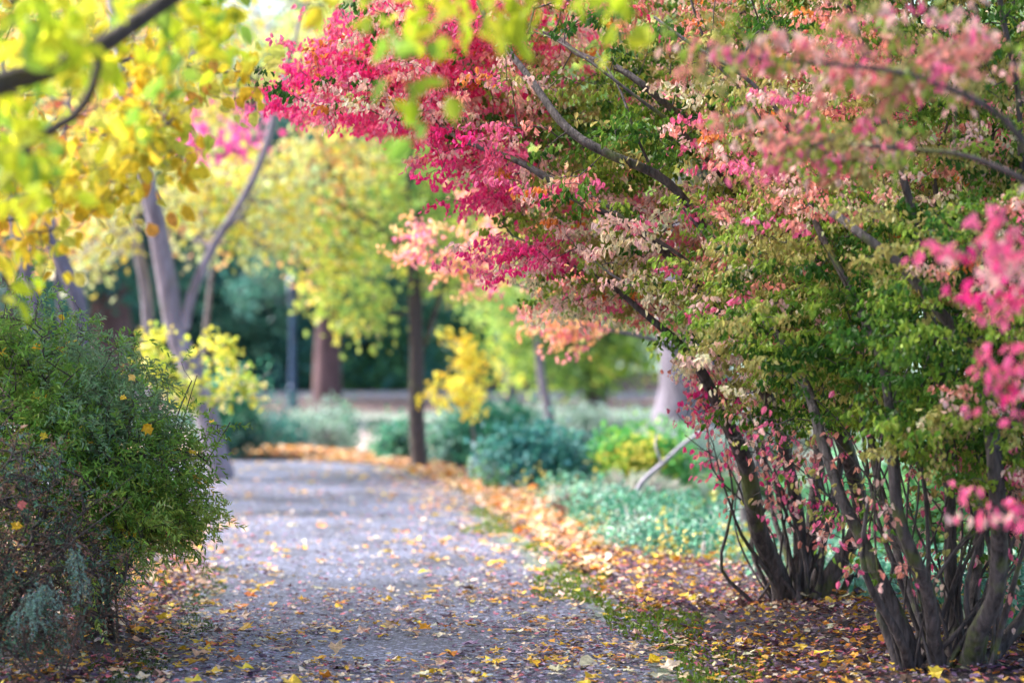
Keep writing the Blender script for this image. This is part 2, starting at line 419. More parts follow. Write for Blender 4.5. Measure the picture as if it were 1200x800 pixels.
def scatter(n, Y0, Y1, X0, X1, dens):
    Y = np.sqrt(R.uniform(Y0 ** 2, Y1 ** 2, n)); u = R.uniform(X0, X1, n); X = u * Y
    keep = R.random(n) < dens(X, Y); X, Y = X[keep], Y[keep]
    return X, Y
fl = MB()
def lay(X, Y, shapes, size, cols, tilt=.25, lift=.012):
    tilt = tilt * .55
    n = len(X)
    z = ground_h(X, Y) + lift * R.uniform(.8, 2.6, n) + .004
    a = R.uniform(0, 6.283, n); ax = np.stack([np.cos(a), np.sin(a), R.normal(0, tilt, n)], -1)
    nr = np.stack([R.normal(0, tilt, n), R.normal(0, tilt, n), np.ones(n)], -1)
    nr[R.random(n) < .35, 2] *= -1
    sel = R.integers(0, len(shapes), n); sz = size[0] + (size[1] - size[0]) * R.random(n) ** 1.5
    for k, s_ in enumerate(shapes):
        m = sel == k
        put_leaves(fl, s_, np.stack([X, Y, z], -1)[m], ax[m], nr[m], sz[m], jitter(cols[m], m.sum(), .25))
def d_path(X, Y):
    on = (X < xr(Y)) & (X > xl(Y)); edge = ss(1.3, 0, xr(Y) - X) + .8 * ss(.7, 0, X - xl(Y))
    q = np.stack([X, Y], -1); return on * np.clip(.07 + .05 * sn(q, 1.5, 9) + .30 * edge + .45 * ss(19, 11, Y) * (1 + .5 * sn(q, .7, 19)), .03, 1) * (1 - .75 * (np.abs(X - xr(Y) + .12) < .22) * (Y < 20) * .6)
def d_litter(X, Y):
    q = np.stack([X, Y], -1)
    right = (X > xr(Y) - .1) & (X < xb(Y) + .35); left = (X < xl(Y) + .05)
    return (right | left) * np.clip(.75 + .4 * sn(q, .9, 8), .1, 1) * np.where(Y > 28.6, right, 1)
U0, U1 = -.30, .30
X, Y = scatter(26000, 9.5, 37, U0, U1, d_path); n = len(X)
lay(X, Y, L_MAPLE, (.05, .13), pick(['yellow', 'orange', 'pale', 'tan', 'mauve', 'gold', 'brown'], [3, 2, 3, 2.5, 1.2, 2, 1.2], n))
X, Y = scatter(230000, 9.5, 30, U0, U1, d_path); n = len(X)
lay(X, Y, [L_OVAL, L_TILE], (.018, .045), pick(['mauve', 'purple', 'pale', 'pink', 'tan', 'grey', 'gold', 'brown'], [2.5, 3.5, 1.6, 1.0, 1.2, 3, .8, 2], n))
X, Y = scatter(30000, 9.5, 38, U0, U1, d_litter); n = len(X)
lay(X, Y, L_MAPLE, (.035, .095), pick(['yellow', 'orange', 'gold', 'tan', 'brown', 'purple', 'pale'], [3.6, 1.2, 4.2, 2.8, 3.2, 2.4, 1.2], n), .55, .03)
X, Y = scatter(200000, 9.5, 26, U0, U1, d_litter); n = len(X)
lay(X, Y, [L_OVAL, L_TILE], (.02, .055), pick(['mauve', 'purple', 'brown', 'pale', 'pink', 'gold', 'orange'], [3, 4, 4, 1.3, 1.6, 1.5, 1], n), .45, .012)
# the bright heap of leaves along the far right edge of the path
def d_heap(X, Y):
    q = np.stack([X, Y], -1); b = np.minimum(X - xr(Y), xb(Y) + .25 - X)
    return ss(-.12, .15, b) * np.clip(.8 + .3 * sn(q, .8, 4), .2, 1)
X, Y = scatter(42000, 16.5, 37.9, -.14, .04, d_heap); n = len(X)
lay(X, Y, L_MAPLE, (.07, .14), pick(['orange', 'tan', 'cream', 'gold', 'pale', 'brown'], [3.2, 4, 4, 1.5, 1.2, 1.4], n), .5, .025)
Yf = R.uniform(36.2, 39.6, 9000); Xf = R.uniform(-12, -1, 9000); lay(Xf, Yf, L_MAPLE, (.08, .16), pick(['orange', 'tan', 'pale', 'gold'], [3, 4, 3, 1.5], 9000), .5, .03)
Yf = R.uniform(64, 108, 5000); Xf = R.uniform(-20, 24, 5000); lay(Xf, Yf, L_MAPLE, (.1, .2), pick(['brown', 'purple', 'tan'], [3, 2, 1], 5000), .4, .02)
o = fl.build('fallen_leaves', M_DRY); tag(o, 'yellow orange and brown fallen leaves scattered over path and soil', 'leaf litter', None, 'stuff')

# moss strip standing up a little beside the path
ms = MB(); X, Y = scatter(80000, 9.8, 24, -.2, .12, lambda X, Y: (np.abs(X - xr(Y) + .05 + .1 * sn(np.stack([X, Y], -1), 2, 3)) < .17 * (.95 + .9 * sn(np.stack([X, Y], -1), .6, 12))) * .9)
n = len(X); put_leaves(ms, L_NARROW, np.stack([X, Y, np.full(n, .004)], -1), np.stack([R.normal(0, .5, n), R.normal(0, .5, n), np.ones(n)], -1), R.normal(0, 1, (n, 3)), R.uniform(.02, .05, n), jitter((.16, .24, .03), n, .35))
X, Y = scatter(60000, 10.5, 18, -.2, -.09, lambda X, Y: (np.abs(X - xl(Y) - .1) < .16 * (.7 + .9 * sn(np.stack([X, Y], -1), .5, 13))) * .25)
n = len(X); put_leaves(ms, L_NARROW, np.stack([X, Y, np.full(n, .004)], -1), np.stack([R.normal(0, .5, n), R.normal(0, .5, n), np.ones(n)], -1), R.normal(0, 1, (n, 3)), R.uniform(.012, .03, n), jitter((.08, .13, .03), n, .35))
o = ms.build('moss', M_EVER); tag(o, 'low green moss creeping over both edges of the asphalt path', 'moss', None, 'stuff')

# ------------------------------------------------------------------ generic tree / shrub builder
def limb_path(pts, step=.12): return spline(np.array(pts), step)

def woody(name, base, label, cat, group, limbs, anchors, leaf_fn, bark, twig=(.0025, .03, 2.2), trunk_name='trunk', sides=10,
          far=1.0, step=.12, attach_seed=3, leafmat=None, one_trunk=True, twigcol=ONE, leaves_name='crown', arch=.06, leaf_skip=None):
    root = empty(name, base, label, cat, group)
    sk = Skeleton(); mb = MB(); stems = []
    for k, (pts, r0, r1) in enumerate(limbs):
        path = limb_path(pts, step); t = np.linspace(0, 1, len(path)); rad = r0 * (1 if one_trunk else .72) * (1 - t) ** (1.0 if one_trunk else 1.15) + r1 * (1 if one_trunk else .8) * t
        if not one_trunk and r0 > .026: rad = rad * (1 + .7 * np.exp(-np.linalg.norm(path - path[0], axis=1) / .07))
        wob = np.stack([sn(path, step * 9, 30 + k + q) for q in range(3)], -1) * rad[:, None] * .35
        if not one_trunk: wob += np.stack([sn(path, .3, 90 + k * 3 + q) for q in range(3)], -1) * .014 * np.minimum(1, np.linspace(0, 4, len(path)))[:, None]
        wob[0] = 0; path = path + wob * np.minimum(1, t * 6)[:, None]
        tube(mb, path, rad, ONE, sides, .10 if one_trunk else .2, k)
        if not one_trunk: stems.append(mb); mb = MB()
        sk.limb(path[::max(1, int(.12 * far / step))])
    ids = sk.attach(anchors, np.array(base), seed=attach_seed, far=far, arch=arch)
    if one_trunk: sk.twigs(mb, *twig[:2], twigcol, p=twig[2]); mb.build(trunk_name, bark, root, smooth=True)
    else:                                            # every side branch belongs to the stem it grows from
        for k, sm in enumerate(stems): sk.twigs(sm, *twig[:2], twigcol, p=twig[2], limb=k); sm.build(trunk_name, bark, root, smooth=True)
    lf = MB(); leaf_fn(lf, anchors, sk.dirs(ids)); lf.build(leaves_name, leafmat or M_LEAF, root)
    return root

def spray_leaves(mb, anc, dirs, cols, k=10, spread=.12, size=(.04, .055), shape=L_OVAL, hang=.9, r=R, amt=.2):
    """k leaves round each anchor, strung along a short shoot, hanging"""
    n = len(anc); A = np.repeat(anc, k, 0); D = np.repeat(dirs, k, 0); Cc = np.repeat(cols, k, 0)
    t = r.uniform(-1, 1, n * k)[:, None]
    flat = D.copy(); flat[:, 2] *= .4; flat = unit(flat)
    pos = A + flat * t * spread + r.normal(0, 1, (n * k, 3)) * spread * np.array([.26, .26, .16])
    side = unit(r.normal(0, 1, (n * k, 3)))
    ax = unit(side * .75 + flat * .25 + np.array([0, 0, -hang]))
    nr = unit(r.normal(0, 1, (n * k, 3)) + np.array([0, 0, .4]))
    put_leaves(mb, shape, pos, ax, nr, r.uniform(size[0], size[1], n * k), jitter(Cc, n * k, amt, r))

# ------------------------------------------------------------------ burning bushes (right)
EP = dict(hot=(.90, .05, .27), rose=(.88, .18, .34), salmon=(.84, .34, .28), cream=(.80, .70, .48), olive=(.42, .38, .12), green=(.13, .26, .035), lime=(.30, .42, .06),
          deep=(.045, .13, .02), orange=(.76, .26, .06), pale=(.88, .56, .50))
EN = list(EP); EA = np.array([EP[k] for k in EN])
def bush_cols(anc, clump, seed=0, bias=None):
    """leaf pigment by branch: the outer branches have turned pink, the inner ones are still green"""
    r = np.random.default_rng(seed); px, py = pix(anc); n = len(anc)
    W = np.zeros((n, len(EN)))
    def add(nm, m): W[:, EN.index(nm)] += m
    left = ss(730, 500, px + (py - 100) * .5); mid = ss(520, 680, px) * ss(900, 740, px)
    rt = ss(720, 860, px); low = ss(230, 300, py)
    add('hot', 1.5 * left); add('rose', 1.1 * left + .26 * mid + .09 * rt)
    add('salmon', .15 * left + .38 * mid * (1 - low) + .13 * rt + .2 * mid * low)
    add('cream', .06 * left + .14 * mid + 1.1 * mid * low + .07 * rt)
    add('pale', .4 * left + .28 * mid + .25 * mid * low + .08 * rt)
    add('olive', .04 * left + .5 * mid + .35 * rt + .25 * mid * low)
    add('green', (.30 + .5 * ss(120, 190, py) * (1 - low)) * mid + .5 * rt); add('lime', .34 * mid + .5 * rt + .4 * mid * low); add('deep', .10 * mid + .28 * rt); add('olive', .45 * rt); add('pale', .14 * rt); add('salmon', .35 * ss(260, 60, py) * rt + .08 * rt)
    add('orange', .05 * left + .05 * mid + .03)
    if bias: 
        for k_, v_ in bias.items(): add(k_, v_)
    # coherent choice per clump
    cid = np.unique(clump, return_inverse=True)[1]; nc = cid.max() + 1
    cen = np.zeros((nc, 3)); np.add.at(cen, cid, anc); cen /= np.bincount(cid)[:, None]
    key = (sn(cen, .7, 40) * .5 + .5) * .4 + r.random(nc) * .6
    key = np.argsort(np.argsort(key)) / nc
    Wn = W / W.sum(1, keepdims=True)
    order = [EN.index(q) for q in ('deep', 'green', 'lime', 'olive', 'cream', 'pale', 'salmon', 'orange', 'rose', 'hot')]
    cum = np.cumsum(Wn[:, order], 1)
    u = np.clip(key[cid] + r.normal(0, .09, n), 0, .9999)
    sel = (u[:, None] > cum).sum(1).clip(0, len(order) - 1)
    return EA[np.array(order)[sel]]

def px_limb(*pts): return [P(*p) for p in pts]
def leafy(k=11, size=(.036, .052), spread=.11, cols=None):
    return lambda mb, anc, d: spray_leaves(mb, anc, d, cols, k, spread, size, L_BUSH)

GB = 'burning bushes overhanging the right side of the path'
# bush A, farther
bA = np.array([1.70, 14.4, ground_h(np.array([1.70]), np.array([14.4]))[0]])
def frombase(b, dx, dy, *pts): return [b + np.array([dx, dy, -.05])] + [P(*p) for p in pts]
limA = [
    (frombase(bA, -.05, .0, (912, 672, 14.3), (893, 630, 14.2), (880, 590, 14.1), (868, 540, 14.0), (842, 476, 13.8), (806, 420, 13.6), (760, 375, 13.5), (712, 335, 13.6), (650, 300, 13.9), (600, 275, 14.2)), .10, .006),
    (frombase(bA, .12, -.05, (972, 680, 14.3), (1000, 632, 14.2), (1010, 580, 14.0), (985, 500, 13.6), (930, 420, 13.0), (872, 350, 12.6), (838, 290, 12.5), (788, 215, 12.4), (720, 182, 12.4), (668, 148, 12.5), (622, 98, 12.7), (585, 48, 13.0), (560, 0, 13.3), (530, -60, 13.6)), .085, .009),
    (frombase(bA, .03, .03, (938, 660, 14.4), (936, 600, 14.4), (925, 540, 14.3), (900, 460, 14.0), (860, 380, 13.8), (800, 320, 13.2), (730, 262, 12.9), (665, 228, 12.9), (600, 190, 13.1), (535, 158, 13.6), (470, 130, 14.8), (400, 105, 15.2)), .06, .006),
    (frombase(bA, .02, .08, (945, 670, 14.6), (952, 600, 14.7), (960, 520, 14.8), (950, 400, 14.8), (900, 280, 14.6), (850, 180, 14.4), (850, 170, 13.4), (790, 128, 12.9), (735, 92, 12.9), (680, 58, 13.2), (620, 30, 14.0), (540, 0, 15.2), (450, -20, 15.6)), .05, .007),
    (frombase(bA, -.03, .10, (925, 660, 14.7), (905, 600, 14.9), (895, 520, 15.1), (880, 420, 15.3), (820, 300, 15.4), (720, 220, 15.5), (600, 150, 15.6), (480, 90, 15.7), (380, 60, 15.8)), .032, .006),
    (frombase(bA, -.06, -.06, (900, 668, 14.2), (872, 628, 14.1), (858, 596, 14.0), (845, 560, 14.0), (838, 520, 14.0)), .03, .004),
    (frombase(bA, .05, .02, (960, 660, 14.5), (975, 590, 14.6), (1000, 480, 14.6), (1020, 360, 14.4), (1010, 220, 14.2), (960, 100, 14.0), (900, 0, 13.9), (860, -90, 13.9)), .032, .012),
]
def thin_stems(b, n, spread, h, r, fan=(-1, 1)):
    out = []
    for k in range(n):
        a = r.uniform(fan[0], fan[1]); d = np.array([a * spread, r.uniform(-.5, .5) * spread, h * r.uniform(.5, 1)])
        s = b + np.array([r.normal(0, .12), r.normal(0, .09), -.02]); p = [s]; e1 = r.uniform(.8, 2.0); side = r.normal(0, .14)
        for q in (.2, .4, .6, .8, 1.0):
            p.append(s + d * np.array([q ** e1, q ** e1, q]) + np.array([side * math.sin(q * 3.1), 0, 0]) + r.normal(0, .045, 3) * np.array([1, 1, .3]))
        out.append((p, r.uniform(.008, .024), .0035))
    return out
limA += [(px_limb((940, 470, 13.6), (890, 400, 13.0), (845, 345, 12.7), (800, 300, 12.6), (742, 262, 12.6), (700, 232, 12.7), (640, 200, 13.0), (590, 172, 13.4)), .03, .004),
         (px_limb((905, 420, 13.6), (850, 385, 13.0), (790, 350, 12.8), (730, 330, 12.8), (690, 300, 13.0), (655, 262, 13.3)), .022, .004),
         (px_limb((900, 280, 13.9), (850, 215, 13.0), (800, 160, 12.6), (752, 118, 12.5), (700, 75, 12.6), (650, 48, 12.8), (600, 30, 13.2)), .032, .004),
         (px_limb((760, 190, 12.5), (742, 150, 12.5), (728, 110, 12.6), (700, 60, 12.8)), .014, .003),
         (px_limb((940, 330, 13.2), (925, 250, 12.6), (905, 180, 12.3), (878, 120, 12.2), (842, 78, 12.2), (815, 50, 12.3)), .034, .006)]
def stubs(b, n, r):
    out = []
    for k in range(n):
        s = b + np.array([r.normal(0, .14), r.normal(0, .12), -.03]); d = np.array([r.normal(0, .08), r.normal(0, .06), r.uniform(.12, .38)])
        out.append(([s, s + d * .5 + r.normal(0, .01, 3), s + d], r.uniform(.022, .04), r.uniform(.012, .02)))
    return out
rA = np.random.default_rng(21)
limA += thin_stems(bA, 22, .55, 1.75, rA, (-.8, .9)) + stubs(bA, 7, rA)
polyA = [(318, 118), (380, 66), (440, 0), (520, -140), (1000, -160), (1060, 440), (960, 500), (900, 490), (850, 440), (810, 405), (745, 378), (665, 372), (625, 335), (650, 290), (610, 250), (560, 230), (520, 205), (440, 165), (390, 150)]
aA, cA = sample_region(polyA, 13.0, 15.8, 4900, 6, .15, .045, rA)
aA2, cA2 = sample_region([(325, 115), (420, 40), (470, -30), (600, -60), (650, 60), (600, 170), (470, 150)], 14.0, 16.2, 1300, 6, .13, .04, rA)
aA3, cA3 = sample_region([(568, 285), (650, 280), (660, 330), (600, 310)], 13.2, 14.0, 55, 5, .15, .05, rA)
aA4, cA4 = sample_region([(810, 470), (960, 490), (1010, 600), (900, 640), (830, 560)], 13.7, 14.8, 180, 3, .07, .06, rA)
aA5, cA5 = sample_region([(800, 450), (870, 440), (880, 500), (830, 500)], 13.6, 14.0, 99, 11, .07, .05, rA)
af, cf = sample_region([(520, 60), (640, -40), (1000, -80), (960, 380), (800, 360), (640, 260)], 12.0, 12.7, 300, 5, .10, .035, rA)
aA = np.vstack([aA, af]); cA = np.concatenate([cA, 5000 + cf])
aA_ = np.vstack([aA, aA2, aA3, aA4, aA5]); cl = np.concatenate([cA, 10000 + cA2, 20000 + cA3, 30000 + cA4, 40000 + cA5])
colA = bush_cols(aA_, cl, 1)
i3 = len(aA) + len(aA2); colA[i3:i3 + len(aA3)] = np.array([EP['hot'], EP['rose'], EP['rose'], EP['pale']])[rA.integers(0, 4, len(aA3))]
i4 = i3 + len(aA3); colA[i4:] = np.array([EP['rose'], EP['salmon'], EP['pale'], EP['hot']])[rA.integers(0, 4, len(colA) - i4)]
def leafA(mb, anc, d):
    m = np.arange(len(anc)) < i4
    spray_leaves(mb, anc[m], d[m], colA[m], 20, .09, (.027, .045), L_BUSH)
    spray_leaves(mb, anc[~m], d[~m], colA[~m], 3, .06, (.034, .05), L_BUSH)
woody('burning_bush', bA, 'burning bush with hot pink tips arching left, its mossy trunks forking beside the path', 'bush', GB,
      limA, aA_, leafA, M_BUSH, (.0016, .012, 2.3), 'stem', 8, .5, .08, 5, one_trunk=False)

# bush B, nearer, right
bB = np.array([2.03, 11.35, ground_h(np.array([2.03]), np.array([11.35]))[0]])
limB = [
    (frombase(bB, -.12, 0, (1062, 745, 11.3), (1040, 690, 11.3), (1015, 630, 11.3), (988, 585, 11.3), (968, 520, 11.4), (950, 460, 11.6), (900, 380, 11.9), (840, 300, 12.2), (790, 230, 12.4)), .055, .008),
    (frombase(bB, -.02, -.05, (1092, 740, 11.2), (1085, 690, 11.1), (1064, 640, 11.0), (1050, 600, 11.0), (1045, 530, 11.0), (1035, 440, 11.1), (1000, 350, 11.3), (960, 260, 11.5), (930, 160, 11.6), (870, 90, 11.6), (820, 55, 11.7), (770, 20, 11.8)), .05, .009),
    (frombase(bB, .03, .05, (1120, 740, 11.5), (1112, 660, 11.5), (1110, 560, 11.5), (1105, 440, 11.4), (1080, 300, 11.3), (1040, 160, 11.2), (1000, 20, 11.2), (960, -100, 11.2)), .05, .012),
    (frombase(bB, .10, -.06, (1150, 740, 11.1), (1172, 700, 11.0), (1175, 640, 10.9), (1165, 560, 10.7), (1160, 470, 10.8), (1148, 420, 10.75), (1100, 365, 10.7), (1050, 308, 10.75), (1008, 275, 10.8), (970, 250, 11.0)), .062, .026),
    (frombase(bB, .16, .04, (1170, 760, 11.5), (1215, 700, 11.5), (1240, 600, 11.5), (1240, 450, 11.4), (1220, 300, 11.3), (1190, 120, 11.2), (1170, -40, 11.2)), .055, .014),
    (frombase(bB, -.08, .06, (1078, 735, 11.6), (1050, 660, 11.8), (1030, 580, 12.0), (1020, 480, 12.2), (980, 380, 12.4), (930, 280, 12.6), (880, 180, 12.8), (840, 80, 12.9), (800, -30, 13.0)), .04, .008),
    (frombase(bB, .08, .12, (1140, 730, 11.8), (1150, 640, 12.0), (1140, 540, 12.1), (1130, 400, 12.2), (1100, 250, 12.2), (1080, 100, 12.2), (1060, -60, 12.2)), .045, .01),
    (frombase(bB, -.15, -.02, (1058, 760, 11.2), (1038, 716, 11.15), (1022, 688, 11.1), (1010, 650, 11.1), (1012, 590, 11.1)), .045, .012),
]
rB = np.random.default_rng(22)
limB += thin_stems(bB, 34, .95, 2.1, rB, (-.8, 1)) + stubs(bB, 9, rB)
polyB = [(900, 60), (960, -150), (1400, -170), (1400, 640), (1240, 630), (1110, 540), (1000, 495), (930, 450), (880, 430), (830, 390), (840, 300), (860, 200)]
aB, cB = sample_region(polyB, 11.0, 13.4, 6600, 6, .13, .045, rB)
af, cf = sample_region([(1000, 230), (1260, 230), (1280, 640), (1150, 590), (1040, 500), (1000, 400)], 10.2, 10.9, 420, 6, .10, .035, rB)
aB = np.vstack([aB, af]); cB = np.concatenate([cB, 5000 + cf])
aB2, cB2 = sample_region([(860, 480), (1300, 480), (1300, 720), (1180, 700), (1000, 660), (900, 560)], 10.7, 12.6, 750, 3, .07, .06, rB)
aB_ = np.vstack([aB, aB2]); cl = np.concatenate([cB, 10000 + cB2]); colB = bush_cols(aB_, cl, 2)
iB = len(aB); colB[iB:] = np.array([EP['rose'], EP['salmon'], EP['olive'], EP['pale'], EP['green']])[rB.integers(0, 5, len(colB) - iB)]
def leafB(mb, anc, d):
    m = np.arange(len(anc)) < iB
    spray_leaves(mb, anc[m], d[m], colB[m], 20, .085, (.024, .041), L_BUSH)
    spray_leaves(mb, anc[~m], d[~m], colB[~m], 2, .05, (.030, .045), L_BUSH)
woody('burning_bush', bB, 'burning bush with many thin grey stems and mostly green leaves, rooted bottom right', 'bush', GB,
      limB, aB_, leafB, M_BUSH, (.0014, .012, 2.3), 'stem', 8, .5, .08, 6, one_trunk=False)

# bush C, nearest; roots outside the frame, its sprays hang into the picture
bC = np.array([2.45, 8.3, ground_h(np.array([2.45]), np.array([8.3]))[0]])
rC = np.random.default_rng(23)
limC = [
    ([bC, bC + [-.05, -.02, .8], P(1260, 400, 8.2), P(1230, 250, 8.1), P(1180, 140, 8.0), P(1080, 90, 7.9), P(960, 75, 7.9), P(860, 70, 8.0)], .05, .006),
    ([bC, bC + [.05, .0, .7], P(1290, 420, 8.4), P(1260, 260, 8.6), P(1150, 180, 8.7), P(1030, 175, 8.8), P(920, 170, 8.9)], .04, .006),
    ([bC, bC + [.0, -.1, .5], P(1290, 560, 7.9), P(1250, 430, 7.7), P(1200, 330, 7.6), P(1150, 300, 7.6)], .035, .005),
    ([bC, bC + [.02, .1, .4], P(1290, 640, 8.1), P(1240, 560, 7.9), P(1200, 500, 7.8)], .03, .005),
    ([bC, bC + [.1, .1, 1.2], P(1330, 200, 8.3), P(1250, 0, 8.2), P(1150, -120, 8.1), P(1000, -180, 8.0)], .05, .01)]
parts = []
for poly, Y0, Y1, n in [([(790, 40), (1200, 20), (1190, 90), (1000, 110), (800, 80)], 7.8, 8.6, 120), ([(870, 140), (1010, 150), (1100, 190), (900, 200)], 8.6, 9.2, 88),
                        ([(1125, 270), (1260, 250), (1260, 350), (1150, 345)], 7.4, 7.8, 35), ([(1180, 380), (1290, 360), (1290, 590), (1180, 560)], 7.6, 8.0, 35),
                        ([(1130, 590), (1220, 560), (1240, 620), (1150, 610)], 7.8, 8.0, 12), ([(940, -40), (1500, -150), (1500, 200), (1260, 300), (1200, 0)], 7.6, 8.8, 240)]:
    parts.append(sample_region(poly, Y0, Y1, n, 5, .09, .04, rC)[0])
aC = np.vstack(parts)
pxc, pyc = pix(aC); cols = np.array([EP['salmon'], EP['pale'], EP['rose'], EP['olive'], EP['lime']]) * .82
wc = np.array([.24, .22, .14, .22, .18]); colC = cols[rC.choice(5, len(aC), p=wc)]
m = pyc > 250; colC[m] = (np.array([EP['rose'], EP['rose'], EP['pale'], EP['hot']]) * [.95, .9, .95])[rC.integers(0, 4, m.sum())]
woody('burning_bush', bC, 'nearest burning bush, only its blurred rose and salmon sprays hanging in from the right', 'bush', GB,
      limC, aC, leafy(9, (.034, .048), .085, colC), M_BUSH, (.0014, .012, 2.3), 'stem', 8, .5, .08, 7, one_trunk=False)

# bush D, behind A, orange pink
bD = np.array([2.0, 20.5, ground_h(np.array([2.0]), np.array([20.5]))[0]])
rD = np.random.default_rng(24)
limD = [([bD, bD + [-.1, 0, .8], P(840, 440, 20.2), P(770, 400, 20), P(700, 380, 19.8), P(640, 350, 19.6), P(560, 320, 19.4), P(500, 290, 19.3)], .06, .006),
        ([bD, bD + [.1, 0, .9], P(880, 400, 20.8), P(820, 300, 21), P(740, 250, 21), P(640, 230, 21), P(560, 220, 21)], .06, .008),
        ([bD, bD + [0, .1, 1.0], P(920, 300, 20.8), P(900, 100, 21), P(860, -50, 21)], .06, .015)]
parts = [sample_region(poly, Y0, Y1, n, 8, .10, .05, rD)[0] for poly, Y0, Y1, n in [
    ([(440, 275), (560, 260), (600, 320), (560, 350), (500, 330)], 19.1, 19.8, 120), ([(600, 320), (700, 300), (720, 380), (640, 400)], 19.4, 20, 136),
    ([(650, 370), (700, 380), (690, 410), (640, 400)], 19.6, 19.9, 32), ([(540, 200), (700, 180), (760, 330), (640, 300), (560, 260)], 20, 21.4, 360), ([(750, -100), (1050, -100), (1050, 380), (750, 380)], 20, 21.6, 500)]]
aD = np.vstack(parts); colD = np.array([(.90, .45, .22), (.90, .38, .36), (.90, .62, .30), (.88, .24, .36)])[rD.choice(4, len(aD), p=[.3, .32, .2, .18])]
woody('burning_bush', bD, 'farthest burning bush, blurred orange and coral leaves showing left of the pink crown', 'bush', GB,
      limD, aD, leafy(7, (.04, .06), .11, colD), M_BARK, (.002, .012, 2.3), 'stem', 8, .5, .1, 8, one_trunk=False)

# ------------------------------------------------------------------ shrubs on the left
def ellipsoid_anchors(c, rad, n, r, shell=.5, clump=6, s=.06, zmin=.05, bump=.18, seed=0):
    nc = n // clump; d = unit(r.normal(0, 1, (nc, 3))); q = (shell + (1 - shell) * r.random(nc) ** .6) * (1 + bump * sn(d, .7, seed))
    p = np.asarray(c) + d * q[:, None] * np.asarray(rad); p = p[p[:, 2] > zmin]
    return np.repeat(p, clump, 0) + r.normal(0, s, (len(p) * clump, 3)), np.repeat(np.arange(len(p)), clump)

def narrow_fn(cols, k=12, L=.10, size=(.022, .04), shape=L_NARROW, r=R, up=.35):
    def fn(mb, anc, d):
        n = len(anc); ax0 = unit(d + r.normal(0, .45, (n, 3)) + np.array([0, 0, up]))
        A = np.repeat(anc, k, 0); D = np.repeat(ax0, k, 0); t = np.tile(np.linspace(0, 1, k), n)[:, None]
        bend = np.array([0, 0, -.035]) * t ** 2
        pos = A + D * t * L + bend
        side = unit(np.cross(D, r.normal(0, 1, (n * k, 3))))
        ax = unit(side * .8 + D * .6 + np.array([0, 0, -.15])); nr = unit(r.normal(0, .6, (n * k, 3)) + np.array([0, 0, 1.]))
        put_leaves(mb, shape, pos, ax, nr, r.uniform(size[0], size[1], n * k), jitter(np.repeat(cols, k, 0), n * k, .28, r))
    return fn
rL = np.random.default_rng(31)
bL = np.array([-2.25, 12.9, 0.])
GL = 'evergreen shrubs at the left edge of the path'
c1, cid1 = [], []
for c, rad, n in [((-2.52, 12.9, 1.12), (.78, .8, .66), 3600), ((-2.08, 12.9, .84), (.42, .6, .44), 1900), ((-3.1, 12.9, 1.15), (.7, .8, .62), 1500), ((-1.88, 13.2, .66), (.25, .4, .2), 400), ((-2.3, 12.2, .95), (.6, .35, .5), 1300)]:
    a, q = ellipsoid_anchors(c, rad, int(n * .62), rL, .5, 6, .06, .28, .46, int(n)); c1.append(a)
for q in range(46):
    a0 = rL.uniform(-3.2, -1.75); y0 = rL.uniform(12.3, 13.3); z0 = 1.45 - max(0, a0 + 2.5) * .75; L_ = rL.uniform(.18, .42); dx = rL.uniform(-.3, .6)
    t = np.linspace(0, 1, 7)[:, None]; c1.append(np.array([a0, y0, z0]) + t * np.array([dx, 0, 1.0]) * L_ + t ** 2 * np.array([dx * .5, 0, -.45]) * L_)
aL = np.vstack(c1)
tt = sn(aL, .5, 61) * .5 + .5 + rL.normal(0, .15, len(aL))
colL = np.where(tt[:, None] > .55, np.array([[.36, .48, .09]]), np.array([[.19, .33, .06]])); colL = np.where(tt[:, None] > .85, np.array([[.42, .50, .16]]), colL)
colL = np.where((rL.random(len(aL)) < .025)[:, None], np.array([[.75, .5, .06]]), colL); colL = np.where((tt < .05)[:, None], np.array([[.2, .32, .16]]), colL)
limL = []
for k in range(15):
    a = rL.uniform(-1, 1); dy = rL.uniform(-.5, .5); h = rL.uniform(.9, 1.5)
    limL.append(([bL + rL.normal(0, .06, 3) * [1, 1, 0], bL + [a * .25, dy * .2, h * .35], bL + [a * .6, dy * .55, h * .7], bL + [a * .95 - .1, dy, h]], rL.uniform(.014, .028), .004))
woody('evergreen_shrub', bL, 'large rounded evergreen shrub with fine narrow green leaves standing left of the path', 'shrub', GL, limL, aL,
      narrow_fn(colL, 13, .13, (.024, .046), leaf_shape(.32, .2, .3), rL), M_BARK_DARK, (.0016, .01, 2.4), 'stem', 6, .4, .08, 9, leafmat=M_EVER, one_trunk=False, leaves_name='foliage')
